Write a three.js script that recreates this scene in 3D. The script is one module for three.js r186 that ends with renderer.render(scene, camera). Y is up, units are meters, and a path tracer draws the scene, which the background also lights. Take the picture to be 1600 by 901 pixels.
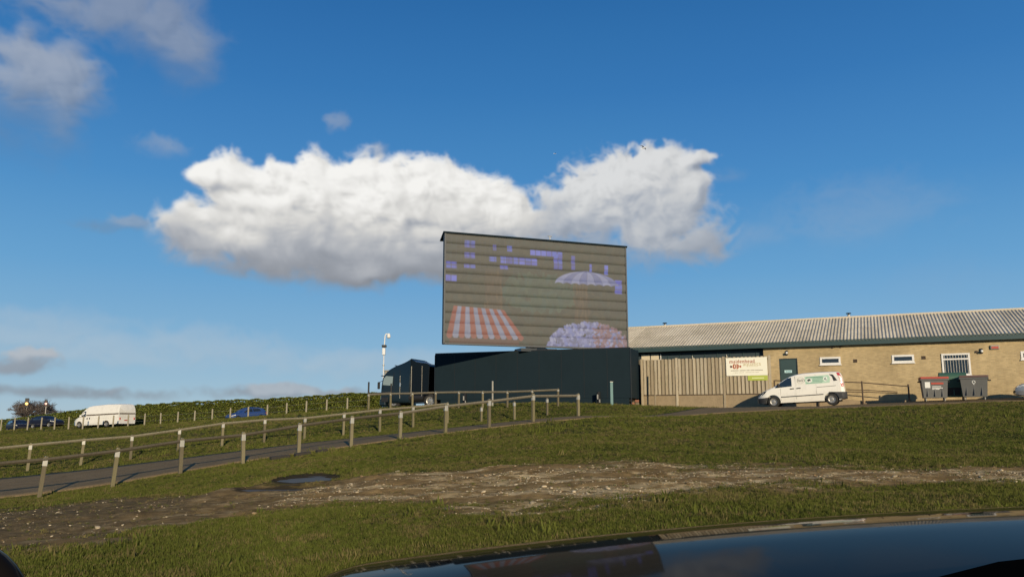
import * as THREE from 'three';
import { mergeGeometries, mergeVertices, toCreasedNormals } from 'three/addons/utils/BufferGeometryUtils.js';
import { RoundedBoxGeometry } from 'three/addons/geometries/RoundedBoxGeometry.js';
import { Brush, Evaluator, SUBTRACTION } from 'three-bvh-csg';

// ------------------------------------------------------------------ camera, sun, exposure
const scene = new THREE.Scene();
const camera = new THREE.PerspectiveCamera(39.785, 1024 / 576, 0.05, 4000);
camera.position.set(0, 1.25, 0);
camera.rotation.set(THREE.MathUtils.degToRad(9.328), 0, 0);
const renderer = new THREE.WebGLRenderer({ antialias: true });
renderer.toneMapping = THREE.LinearToneMapping;
renderer.toneMappingExposure = 0.94;
renderer.shadowMap.enabled = true;
const SUN = new THREE.Vector3(0.27, 0.26, 1).normalize();
const sun = new THREE.DirectionalLight(new THREE.Color().setRGB(1, 0.84, 0.59), 5);
sun.position.copy(SUN).multiplyScalar(160).add(new THREE.Vector3(0, 0, -40));
sun.target.position.set(0, 0, -40);
sun.castShadow = true;
sun.shadow.mapSize.set(4096, 4096);
Object.assign(sun.shadow.camera, { left: -70, right: 70, top: 60, bottom: -60, near: 1, far: 400 });
scene.add(sun, sun.target);

// ------------------------------------------------------------------ helpers
const rng = (s) => () => { s = (s + 0x6d2b79f5) | 0; let t = Math.imul(s ^ (s >>> 15), 1 | s); t = (t + Math.imul(t ^ (t >>> 7), 61 | t)) ^ t; return ((t ^ (t >>> 14)) >>> 0) / 4294967296; };
const R = rng(7);
const clamp = (v, a = 0, b = 1) => (v < a ? a : v > b ? b : v), lerp = (a, b, t) => a + (b - a) * t;
const smooth = (a, b, v) => { const t = clamp((v - a) / (b - a)); return t * t * (3 - 2 * t); };
const interp = (x, xs, ys) => { if (x <= xs[0]) return ys[0]; for (let i = 1; i < xs.length; i++) if (x <= xs[i]) return lerp(ys[i - 1], ys[i], (x - xs[i - 1]) / (xs[i] - xs[i - 1])); return ys[ys.length - 1]; };
const TAB = new Float32Array(65536); { const r = rng(99); for (let i = 0; i < 65536; i++) TAB[i] = r(); }
const vn = (x, y, per = 256) => {      // value noise, tileable with period per
  const x0 = Math.floor(x), y0 = Math.floor(y), fx = x - x0, fy = y - y0, m = (a) => ((a % per) + per) % per;
  const a0 = m(x0), a1 = m(x0 + 1), b0 = m(y0) * 256, b1 = m(y0 + 1) * 256, u = fx * fx * (3 - 2 * fx), v = fy * fy * (3 - 2 * fy);
  const p = TAB[a0 + b0], q = TAB[a1 + b0], r = TAB[a0 + b1], s = TAB[a1 + b1];
  return p + (q - p) * u + (r - p) * v + (p - q - r + s) * u * v;
};
const fbm = (x, y, o = 4, per = 256) => { let s = 0, a = 0.5, n = 0; for (let i = 0; i < o; i++) { s += a * vn(x, y, Math.min(per, 256)); n += a; a *= 0.5; x = x * 2 + (per === 256 ? 17.3 : 0); y = y * 2 + (per === 256 ? 9.1 : 0); per = Math.min(256, per * 2); } return s / n; };
const toS = (c) => 255 * (c <= 0.0031308 ? 12.92 * c : 1.055 * Math.pow(c, 1 / 2.4) - 0.055);
const lin = (r, g, b) => new THREE.Color().setRGB(r, g, b);
function tex(w, h, fn, color = true) {   // fn(u, v) -> linear rgb (colour) or one value
  const d = new Uint8Array(w * h * 4);
  for (let y = 0, o = 0; y < h; y++) for (let x = 0; x < w; x++, o += 4) {
    const c = fn((x + 0.5) / w, (y + 0.5) / h);
    if (color) { d[o] = toS(clamp(c[0])); d[o + 1] = toS(clamp(c[1])); d[o + 2] = toS(clamp(c[2])); } else d[o] = d[o + 1] = d[o + 2] = 255 * clamp(c);
    d[o + 3] = 255;
  }
  const t = new THREE.DataTexture(d, w, h); t.magFilter = THREE.LinearFilter; t.minFilter = THREE.LinearMipmapLinearFilter; t.generateMipmaps = true;
  t.wrapS = t.wrapT = THREE.RepeatWrapping; if (color) t.colorSpace = THREE.SRGBColorSpace; t.needsUpdate = true; return t;
}
const rep = (t, sx, sy) => { const c = t.clone(); c.repeat.set(sx, sy); c.needsUpdate = true; return c; };
function metric(g) {                     // uv in metres from the dominant axis of each face
  if (g.index) g = g.toNonIndexed();
  const p = g.attributes.position, uv = new Float32Array(p.count * 2), a = new THREE.Vector3(), b = new THREE.Vector3(), c = new THREE.Vector3();
  for (let i = 0; i < p.count; i += 3) {
    a.fromBufferAttribute(p, i); b.fromBufferAttribute(p, i + 1).sub(a); c.fromBufferAttribute(p, i + 2).sub(a); b.cross(c);
    const nx = Math.abs(b.x), ny = Math.abs(b.y), nz = Math.abs(b.z);
    for (let k = i; k < i + 3; k++) { const x = p.getX(k), y = p.getY(k), z = p.getZ(k); if (ny > nx && ny > nz) { uv[2 * k] = x; uv[2 * k + 1] = z; } else if (nx > nz) { uv[2 * k] = z; uv[2 * k + 1] = y; } else { uv[2 * k] = x; uv[2 * k + 1] = y; } }
  }
  g.setAttribute('uv', new THREE.BufferAttribute(uv, 2)); return g;
}
const clean = (g) => { if (g.index) g = g.toNonIndexed(); for (const k of Object.keys(g.attributes)) if (!['position', 'normal', 'uv'].includes(k)) g.deleteAttribute(k); g.groups.length = 0; if (!g.attributes.uv) g = metric(g); return g; };
const join = (l) => mergeGeometries(l.map(clean), false);
const box = (w, h, d, x = 0, y = 0, z = 0, rx = 0, ry = 0, rz = 0) => { const g = new THREE.BoxGeometry(w, h, d); if (rx) g.rotateX(rx); if (ry) g.rotateY(ry); if (rz) g.rotateZ(rz); g.translate(x, y, z); return metric(g); };
const rbox = (w, h, d, x = 0, y = 0, z = 0, r = 0.02, s = 2) => { const g = new RoundedBoxGeometry(w, h, d, s, Math.min(r, w / 2.01, h / 2.01, d / 2.01)); g.translate(x, y, z); return metric(g); };
const cyl = (r0, r1, h, n = 16) => new THREE.CylinderGeometry(r0, r1, h, n);
function bar(a, b, r0, r1 = r0, n = 8) { // tapered round bar between two points
  a = new THREE.Vector3(...a); b = new THREE.Vector3(...b); const d = b.clone().sub(a), l = d.length(), g = new THREE.CylinderGeometry(r1, r0, l, n);
  g.translate(0, l / 2, 0); g.applyQuaternion(new THREE.Quaternion().setFromUnitVectors(new THREE.Vector3(0, 1, 0), d.normalize())); g.translate(a.x, a.y, a.z); return g;
}
function beam(a, b, w, h, roll = 0) {    // square timber between two points
  a = new THREE.Vector3(...a); b = new THREE.Vector3(...b); const d = b.clone().sub(a), l = d.length(), g = new RoundedBoxGeometry(l, h, w, 1, Math.min(w, h) * 0.12); g.rotateX(roll);
  metric(g); const z = new THREE.Vector3().crossVectors(d.normalize(), new THREE.Vector3(0, 1, 0)).normalize(), y = new THREE.Vector3().crossVectors(z, d), m = new THREE.Matrix4().makeBasis(d, y, z);
  const k = clean(metric(g)); k.applyMatrix4(m); k.translate((a.x + b.x) / 2, (a.y + b.y) / 2, (a.z + b.z) / 2); return k;
}
const extr = (pts, depth, bevel = 0, holes = []) => {
  const s = new THREE.Shape(pts.map((p) => new THREE.Vector2(p[0], p[1]))); for (const h of holes) s.holes.push(new THREE.Path(h.map((p) => new THREE.Vector2(p[0], p[1]))));
  return metric(new THREE.ExtrudeGeometry(s, { depth: depth - 2 * bevel, bevelEnabled: bevel > 0, bevelSize: bevel, bevelThickness: bevel, bevelOffset: -bevel, bevelSegments: 2, curveSegments: 12 }).translate(0, 0, bevel));
};
const rect = (x0, y0, x1, y1) => [[x0, y0], [x1, y0], [x1, y1], [x0, y1]];
function mesh(name, geo, mat, parent) { const m = new THREE.Mesh(Array.isArray(geo) ? join(geo) : geo, mat); m.name = name; m.castShadow = m.receiveShadow = true; parent.add(m); return m; }
const taken = {};
const numbered = (n) => { const k = taken[n] = (taken[n] ?? -1) + 1; return k ? n + '_' + String(k).padStart(3, '0') : n; };
function thing(name, label, category, [x, y, z] = [0, 0, 0], turn = 0, group) { const o = new THREE.Group(); o.name = numbered(name); o.position.set(x, y, z); o.rotation.y = turn; o.userData = { label, category }; if (group) o.userData.group = group; scene.add(o); return o; }
function solo(name, geo, mat, label, category, group) { const m = mesh(numbered(name), geo, mat, scene); m.userData = { label, category }; if (group) m.userData.group = group; return m; }
const std = (c, rough = 0.8, more = {}) => new THREE.MeshStandardMaterial({ color: c, roughness: rough, ...more });
const mat = (c, rough = 1, more = {}) => new THREE.MeshPhysicalMaterial({ color: c, roughness: rough, specularIntensity: 0.12, ...more });
const phy = (c, rough = 0.5, more = {}) => new THREE.MeshPhysicalMaterial({ color: c, roughness: rough, ...more });

// ------------------------------------------------------------------ sky (air and clouds), radiance by azimuth and elevation in degrees
{
  const W = 4096, H = 2048, d = new Float32Array(W * H * 4);
  const EL = [-1, 0, 2, 5, 10, 16, 23, 31, 50, 90];
  const CR = [0.47, 0.47, 0.39, 0.275, 0.158, 0.083, 0.046, 0.025, 0.016, 0.012].map((v) => v * 1.0), CG = [0.61, 0.61, 0.585, 0.515, 0.408, 0.30, 0.215, 0.15, 0.105, 0.085], CB = [0.70, 0.70, 0.735, 0.745, 0.72, 0.645, 0.535, 0.42, 0.31, 0.26];
  // cloud systems: [azimuth, elevation, half width, half height] blobs; bright, base shade, density, edge softness, noise scale
  const sys = [
    { b: [[-22.4, 12.6, 2.3, 1.7], [-19.0, 15.7, 2.5, 1.9], [-20.8, 16.3, 1.7, 0.6], [-17.0, 14.0, 3.9, 2.7], [-12.6, 15.0, 3.8, 3.0], [-9.9, 15.6, 3.5, 2.7], [-5.7, 15.8, 3.3, 2.3], [-2.6, 15.1, 2.9, 2.0], [-18.2, 11.7, 4.7, 1.8], [-11.8, 12.1, 6.7, 2.6], [-7.0, 13.4, 4.2, 2.7], [0.0, 14.2, 2.6, 1.5], [-11.1, 10.2, 6.2, 0.8], [-6.5, 10.9, 4.1, 1.0]], hi: 0.97, lo: 0.27, den: 1.0, soft: 0.42, ns: 0.42, lob: 9.4, hib: 15.4, amp: 1.0 },
    { b: [[3.3, 13.9, 2.8, 2.1], [6.2, 15.7, 2.7, 2.2], [8.8, 16.7, 2.6, 2.2], [10.9, 17.6, 2.1, 1.5], [11.5, 15.2, 2.3, 2.6], [9.4, 13.8, 4.6, 2.6], [12.5, 12.5, 2.8, 1.5], [14.5, 11.8, 1.1, 0.7], [13.6, 17.9, 1.3, 0.45], [13.5, 15.6, 0.8, 1.2], [2.4, 14.2, 2.2, 1.2]], hi: 0.82, lo: 0.34, den: 0.9, soft: 0.55, ns: 0.5, lob: 10.5, hib: 17, amp: 1.35 },
    { b: [[-33.8, 20.8, 4.3, 2.7], [-31.0, 20.9, 2.6, 2.3], [-32.3, 17.8, 3.3, 2.5]], hi: 0.5, lo: 0.2, den: 0.66, soft: 1.25, ns: 0.36, lob: 15.5, hib: 21.5, amp: 1.2 },
    { b: [[-29.3, 25.8, 6.2, 1.7], [-25.5, 25.2, 3.4, 2.2], [-23.6, 23.8, 2.0, 2.4], [-23.1, 22.4, 1.4, 1.1]], hi: 0.42, lo: 0.26, den: 0.56, soft: 1.35, ns: 0.36, lob: 21, hib: 25, amp: 1.3 },
    { b: [[-31.2, 3.6, 1.6, 0.8], [-32.0, 3.2, 1.7, 0.5]], hi: 0.52, lo: 0.3, den: 0.8, soft: 0.5, ns: 0.8, lob: 2.8, hib: 3.8 },
    { b: [[-30.5, 1.75, 3.4, 0.42], [-26.3, 1.6, 4.2, 0.34], [-35.1, 1.8, 3.7, 0.4]], hi: 0.45, lo: 0.25, den: 0.75, soft: 0.6, ns: 0.7, lob: 1.4, hib: 2.1 },
    { b: [[-17.7, 1.8, 4.6, 0.42], [-16.4, 2.2, 2.5, 0.36], [-12.6, 1.8, 3.0, 0.32]], hi: 0.47, lo: 0.28, den: 0.75, soft: 0.6, ns: 0.7, lob: 1.5, hib: 2.4 },
    { b: [[-28.2, 12.3, 1.8, 0.4], [-26.2, 12.7, 1.3, 0.5]], hi: 0.42, lo: 0.22, den: 0.5, soft: 0.8, ns: 0.8, lob: 12, hib: 13 },
    { b: [[-25.0, 17.8, 1.8, 0.7], [-13.1, 20.7, 0.9, 0.7], [-10.0, 18.9, 0.6, 0.5], [15.5, 16.8, 1.4, 0.5]], hi: 0.5, lo: 0.4, den: 0.35, soft: 1.0, ns: 0.9, lob: 17, hib: 19 },
    { b: [[-24, 4.6, 11, 1.5], [-8, 3.8, 10, 1.3], [-33, 5.5, 8, 1.6]], hi: 0.62, lo: 0.5, den: 0.3, soft: 1.4, ns: 0.4, lob: 1, hib: 4 },
    { b: [[24.4, 13.4, 5.7, 2.5], [29, 9, 4, 1.5], [17, 12.5, 2.5, 1]], hi: 0.5, lo: 0.42, den: 0.16, soft: 1.2, ns: 0.5, lob: 10, hib: 14 },
  ];
  const r = rng(5);                      // the same kind of cloud goes on round the rest of the sky
  for (let i = 0; i < 30; i++) {
    const az = 48 + (i + r() * 0.8) / 30 * 262, el = i % 3 === 0 ? 2 + r() * 4 : 8 + r() * 30, w = (3 + r() * 6) * (el < 6 ? 0.7 : 1), b = [];
    for (let k = 0; k < 7; k++) b.push([az + (r() - 0.5) * 2 * w, el + (r() - 0.35) * w * 0.35, w * (0.25 + r() * 0.3), w * (0.12 + r() * 0.16) * (el < 6 ? 0.6 : 1)]);
    sys.push({ b, hi: 0.5 + r() * 0.3, lo: 0.28, den: 0.6 + r() * 0.35, soft: 0.4 + r() * 0.4, ns: 0.42, lob: el - w * 0.2, hib: el + w * 0.2 });
  }
  for (let y = 0; y < H; y++) {
    const el = ((y + 0.5) / H - 0.5) * 180, e = Math.max(-1, el), c0 = interp(e, EL, CR), c1 = interp(e, EL, CG), c2 = interp(e, EL, CB);
    for (let x = 0, o = y * W * 4; x < W; x++, o += 4) {
      const haze = el > 0 && el < 40 ? 1 + 0.05 * (fbm(x * 0.004, y * 0.012, 2) - 0.5) : 1;
      d[o] = c0 * haze * 0.93; d[o + 1] = c1 * haze * 0.93; d[o + 2] = c2 * 0.92; d[o + 3] = 1;
    }
  }
  for (const s of sys) {
    let a0 = 1e9, a1 = -1e9, e0 = 1e9, e1 = -1e9;
    for (const b of s.b) { a0 = Math.min(a0, b[0] - b[2] * 1.7); a1 = Math.max(a1, b[0] + b[2] * 1.7); e0 = Math.min(e0, b[1] - b[3] * 1.9); e1 = Math.max(e1, b[1] + b[3] * 1.9); }
    e0 = Math.max(0.1, e0);
    const base = (az, el) => { let v = 0; for (const b of s.b) { const dx = (az - b[0]) / b[2], dy = (el - b[1]) / b[3], q = dx * dx + dy * dy; if (q < 3.2) { const t = 1 - q / 3.2; const w = t * t * 1.35; v = Math.max(v, w) + 0.3 * Math.min(v, w); } } return v; };
    const amp = s.amp ?? 1.0;
    const dens = (az, el, oct) => {
      const wx = fbm(az * s.ns + 3.1, el * s.ns * 1.2 + 50, 3) - 0.5, wy = fbm(az * s.ns + 77, el * s.ns * 1.2 + 9, 3) - 0.5;
      const A = az + wx * 1.5 / (s.ns * 2.4), E = el + wy * 1.1 / (s.ns * 2.4), bb = base(A, E);
      if (bb < 0.03) return -1;
      let n = 0, am = 0.5, fx = A * s.ns * 1.3 + 31, fy = E * s.ns * 1.7 + 12, tot = 0;
      for (let i = 0; i < oct; i++) { const q = 2 * vn(fx, fy) - 1; n += am * (1 - q * q); tot += am; am *= 0.56; const t = fx * 1.62 - fy * 1.22; fy = fx * 1.22 + fy * 1.62 + 1.3; fx = t + 5.7; }
      return bb + (n / tot - 0.66) * 1.15 * amp - 0.55;
    };
    const y0 = Math.floor((e0 / 180 + 0.5) * H), y1 = Math.ceil((e1 / 180 + 0.5) * H);
    for (let y = y0; y <= y1 && y < H; y++) {
      const el = ((y + 0.5) / H - 0.5) * 180, cs = Math.cos(el * Math.PI / 180);
      const x0 = Math.floor((a0 + 90) / 360 * W), x1 = Math.ceil((a1 + 90) / 360 * W);
      for (let xx = x0; xx <= x1; xx++) {
        const az = (xx + 0.5) / W * 360 - 90, v = dens(az, el, 6);
        if (v <= -0.1) continue;
        const g = smooth(s.lob, s.hib, el + (fbm(az * 0.3, el * 0.4 + 4, 3) - 0.5) * 4);
        const al = s.den * smooth(-0.1, s.soft * (1 + 1.6 * (1 - g)), v);
        if (al <= 0.002) continue;
        const v3 = dens(az, el, 3), dx = (dens(az + 0.5, el, 3) - v3) * 0.75 + (dens(az + 0.15, el, 6) - v) * 0.35, dy = (dens(az, el + 0.5, 3) - v3) * 0.75 + (dens(az, el + 0.15, 6) - v) * 0.35, k = 1.25, inv = 1 / Math.sqrt(1 + k * k * (dx * dx + dy * dy));
        const lam = clamp((0.45 * k * dx - 0.62 * k * dy + 0.74) * inv);
        const l = lerp(s.lo, s.hi, clamp(lam * lerp(0.12, 1.08, g)));
        const o = (y * W + ((xx % W) + W) % W) * 4;
        const t = smooth(0.3, 0.75, l), cr = l * lerp(0.92, 1.0, t), cg = l * lerp(0.99, 0.99, t), cb = l * lerp(1.12, 0.96, t);
        d[o] = lerp(d[o], cr, al); d[o + 1] = lerp(d[o + 1], cg, al); d[o + 2] = lerp(d[o + 2], cb, al);
      }
    }
  }
  const t = new THREE.DataTexture(d, W, H, THREE.RGBAFormat, THREE.FloatType);
  t.mapping = THREE.EquirectangularReflectionMapping; t.magFilter = t.minFilter = THREE.LinearFilter; t.needsUpdate = true;
  scene.background = t; scene.environment = t;
}

// ------------------------------------------------------------------ terrain height: thin-plate surface through surveyed spots [x, height, z]
const SPOT = [[-12.7, -0.85, -22], [-9.85, -0.36, -24.2], [-6.99, 0.09, -26.6], [-4.01, 0.53, -29], [-0.88, 0.91, -31], [2.8, 1.38, -34], [-17.84, -0.65, -30], [-15.02, -0.31, -32], [-12.17, 0.09, -34], [-9.24, 0.38, -36], [-6.22, 0.67, -38], [-3.22, 1.05, -40.2], [0.13, 1.18, -42], [-8.93, 1.84, -50], [-3.21, 1.91, -48.4], [2.66, 2, -46.5], [-58.2, -0.04, -92], [-50.45, 0.12, -89.08], [-42.44, 0.33, -85.9], [-34.14, 0.66, -82.38], [-25.7, 1.13, -78.54], [-17.11, 1.7, -74.27], [7.5, 2.09, -51], [-9.37, 1.94, -59], [8.74, 2.2, -55], [15.18, 1.83, -49], [14.04, 1.89, -43], [17.9, 1.92, -42.5], [23, 2.14, -43.5], [27.37, 2.26, -43], [29.61, 2.46, -46.5], [21.07, 2.15, -50], [5.21, 1.33, -35.5], [9.29, 1.56, -39], [6.84, 0.22, -12.5], [2, 0.16, -12.8], [9.07, 0.62, -23], [3.47, 0.65, -22], [-4, -0.15, -5], [4, 0.05, -5], [0, 0, 0], [-20, -1, -5], [22, 0.6, -5], [0, 0, 10], [-30, -1.3, -20], [45, 2.5, -43], [45, 1.5, -15], [-45, -0.6, -60], [-60, -0.5, -92], [40, 2.5, -75], [0, 2, -80], [-40, -1.3, 10], [40, 0.8, 10]];
const TPS = (() => {
  const n = SPOT.length, N = n + 3, M = [], phi = (r) => (r > 0 ? 0.5 * r * Math.log(r) : 0);
  for (let i = 0; i < N; i++) { M.push(new Float64Array(N + 1)); }
  for (let i = 0; i < n; i++) {
    for (let j = 0; j < n; j++) M[i][j] = phi((SPOT[i][0] - SPOT[j][0]) ** 2 + (SPOT[i][2] - SPOT[j][2]) ** 2) + (i === j ? 2 : 0);
    M[i][n] = M[n][i] = 1; M[i][n + 1] = M[n + 1][i] = SPOT[i][0]; M[i][n + 2] = M[n + 2][i] = SPOT[i][2]; M[i][N] = SPOT[i][1];
  }
  for (let c = 0; c < N; c++) {
    let p = c; for (let i = c + 1; i < N; i++) if (Math.abs(M[i][c]) > Math.abs(M[p][c])) p = i;
    [M[c], M[p]] = [M[p], M[c]];
    for (let i = 0; i < N; i++) if (i !== c) { const f = M[i][c] / M[c][c]; if (f) for (let k = c; k <= N; k++) M[i][k] -= f * M[c][k]; }
  }
  const w = M.map((r, i) => r[N] / r[i]);
  return (x, z) => { let s = w[n] + w[n + 1] * x + w[n + 2] * z; for (let i = 0; i < n; i++) { const r = (x - SPOT[i][0]) ** 2 + (z - SPOT[i][2]) ** 2; if (r > 0) s += w[i] * 0.5 * r * Math.log(r); } return s; };
})();
const PATH = [[-60, -13, -64, -20], [-40, -17, -44, -24], [-25, -19.5, -29, -25.5], [-14.2, -22.75, -17.7, -28.2], [-11.6, -23.75, -14.5, -29.5], [-10.2, -25, -12.2, -30.4], [-8.7, -26.3, -10, -31.8], [-7, -27.3, -8.2, -33], [-5.5, -28, -6.2, -33.6], [-4, -29, -4, -34], [-2.5, -29.9, -2, -34.2], [-0.9, -30.7, -0.2, -34.2], [0.8, -31.2, 1.4, -34], [2.5, -31.8, 3.4, -34.2], [5.1, -33.4, 5.6, -36.4], [9, -37.2, 8.2, -40], [10.5, -37.9, 9.6, -42.5], [12, -38.3, 11.5, -47], [14.5, -39, 14.2, -51], [16.7, -39.6, 18.5, -51.7], [21.3, -41, 24, -49.1], [26.2, -41.4, 30, -46.4], [32, -42.2, 36.5, -43.4]];
const inQuad = (x, z, p, q) => { const P = [[p[0], p[1]], [q[0], q[1]], [q[2], q[3]], [p[2], p[3]]]; let c = false; for (let i = 0, j = 3; i < 4; j = i++) if ((P[i][1] > z) !== (P[j][1] > z) && x < (P[j][0] - P[i][0]) * (z - P[i][1]) / (P[j][1] - P[i][1]) + P[i][0]) c = !c; return c; };
const onPath = (x, z) => { if (z > -12 || z < -53 || x > 37) return false; for (let i = 1; i < PATH.length; i++) if (inQuad(x, z, PATH[i - 1], PATH[i])) return true; return false; };
const segD = (x, z, a, b, c, d) => { const t = clamp(((x - a) * (c - a) + (z - b) * (d - b)) / ((c - a) ** 2 + (d - b) ** 2)); return Math.hypot(x - a - t * (c - a), z - b - t * (d - b)); };
const pathDist = (x, z) => { let m = 99; for (let i = 1; i < PATH.length; i++) { const p = PATH[i - 1], q = PATH[i]; if (Math.min(p[0], q[0], p[2], q[2]) - 3 > x || Math.max(p[0], q[0], p[2], q[2]) + 3 < x) continue; m = Math.min(m, segD(x, z, p[0], p[1], q[0], q[1]), segD(x, z, p[2], p[3], q[2], q[3])); } return m; };
// worn track: upper and lower edge
const UX = [-40, -13, -9.3, -6.7, -5.4, -3.3, -1.3, -0.5, 2, 3.9, 5.7, 7.5, 9.9, 20], UZ = [-22, -20.3, -18.6, -17.4, -17.2, -17.6, -17.1, -17.7, -17.6, -16.6, -16.3, -16, -15.8, -16];
const LX = [-40, -10, -5.7, -4.6, -4.1, -3, -0.85, 0.8, 1.7, 2.7, 4.6, 6.3, 8.5, 20], LZ = [-10, -8.5, -9.3, -10.2, -11.7, -11.9, -10.9, -10.6, -10.9, -11.4, -11.8, -12.4, -13.4, -14];
const dirt = (x, z) => {                // 0 grass .. 1 bare earth
  if (z > -5 || z < -24 || x < -40 || x > 25) return 0;
  const zu = interp(x, UX, UZ), zl = interp(x, LX, LZ), e = Math.min(z - zu, zl - z);
  return smooth(-0.9, 1.3, e + (fbm(x * 0.45 + 4, z * 1.1 + 30, 5) - 0.5) * 4.2 + (vn(x * 4, z * 7) - 0.5) * 0.7);
};
const PUDDLES = [[-4.6, -18.3, 0.62, 1.3], [-4.7, -16.35, 0.85, 0.42]];
const H0 = (x, z) => { const r = Math.hypot(x, z + 20), k = smooth(105, 260, r); return lerp(k < 1 ? TPS(clamp(x, -140, 140), clamp(z, -140, 60)) : 0, -9 - r * 0.004, k); };
function ground(x, z) {
  let h = H0(x, z);
  if (z > -70 && z < 6 && Math.abs(x) < 45) {
    const road = onPath(x, z) ? 0 : smooth(0, 1.0, pathDist(x, z)), b = dirt(x, z);
    h += road * ((fbm(x * 0.8, z * 0.8, 3) - 0.5) * 0.10 + b * ((fbm(x * 2.4 + 9, z * 3.2, 3) - 0.5) * 0.13));
    for (const p of PUDDLES) { const q = ((x - p[0]) / p[2]) ** 2 + ((z - p[1]) / p[3]) ** 2; if (q < 3) h = lerp(h, H0(p[0], p[1]) - 0.02 + clamp((q - 0.75 + (fbm(x * 2.1, z * 2.1, 3) - 0.5) * 1.3) * 0.1, -0.06, 0.05), smooth(3, 1.5, q)); }
  }
  return h;
}

// ------------------------------------------------------------------ textures and materials
const T_fine = tex(512, 512, (u, v) => 0.5 * fbm(u * 32, v * 32, 4, 32) + 0.5 * TAB[(Math.floor(u * 512) * 131 + Math.floor(v * 512) * 7919) & 65535], false);
const T_grass = tex(1024, 1024, (u, v) => {
  const a = fbm(u * 8, v * 8, 4, 8), b = fbm(u * 64, v * 64, 3, 64), c = fbm(u * 20 , v * 20, 3, 20), k = 0.65 + 0.7 * b;
  const t = smooth(0.35, 0.7, a), dry = smooth(0.58, 0.75, c) * 0.5;
  return [lerp(lerp(0.056, 0.078, t), 0.11, dry) * k, lerp(lerp(0.064, 0.078, t), 0.086, dry) * k, lerp(lerp(0.016, 0.021, t), 0.036, dry) * k];
});
const T_asph = tex(512, 512, (u, v) => { const b = fbm(u * 128, v * 128, 2, 128), a = fbm(u * 6, v * 6, 4, 6), k = 0.6 + 0.8 * b; return [0.205 * k * (0.85 + 0.3 * a), 0.15 * k * (0.85 + 0.3 * a), 0.083 * k * (0.85 + 0.3 * a)]; });
const T_brick = tex(1024, 1024, (u, v) => {   // buff stock brick, 4 m tile: courses of 75 mm are about one pixel and a half in the picture
  const row = Math.floor(v * 52), fx = (u * 18 + (row % 2) * 0.5), cell = Math.floor(fx), my = Math.abs(v * 52 - row - 0.5) > 0.42, mx = Math.abs(fx - cell - 0.5) > 0.46;
  const h = TAB[((cell % 18) * 37 + row * 911) & 65535], n = fbm(u * 24, v * 24, 4, 24), g = 0.82 + 0.36 * fbm(u * 4, v * 4, 3, 4);
  if (mx || my) return [0.4 * g, 0.325 * g, 0.205 * g];
  const k = (0.85 + 0.24 * h) * (0.85 + 0.3 * n) * g; return [0.425 * k, 0.325 * k, 0.18 * k];
});
const T_brickB = tex(1024, 1024, (u, v) => { const row = Math.floor(v * 52), fx = u * 18 + (row % 2) * 0.5, cell = Math.floor(fx); return Math.abs(v * 52 - row - 0.5) > 0.42 || Math.abs(fx - cell - 0.5) > 0.46 ? 0 : 0.75 + 0.25 * TAB[((cell % 18) * 37 + row * 911) & 65535]; }, false);
const T_wood = tex(512, 512, (u, v) => { const g = fbm(u * 64, v * 4, 4, 64), k = 0.55 + 0.9 * g, s = smooth(0.6, 0.8, fbm(u * 16, v * 8, 3, 16)); return [k * lerp(1, 0.75, s), k * lerp(0.97, 0.8, s), k * lerp(0.92, 0.72, s)]; });
const T_stain = tex(512, 512, (u, v) => { const a = fbm(u * 6, v * 6, 5, 6), b = fbm(u * 40, v * 10, 3, 40), k = 0.8 + 0.25 * a + 0.15 * b; return [k, k, k]; });
const T_lich = tex(512, 512, (u, v) => { const a = fbm(u * 5, v * 5, 5, 5), b = fbm(u * 60, v * 60, 3, 60), k = 0.78 + 0.3 * a, s = smooth(0.58, 0.68, b) * 0.25; return [k * (1 - s), k * (1 - s * 0.9), k * (1 - s * 1.2)]; });
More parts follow.
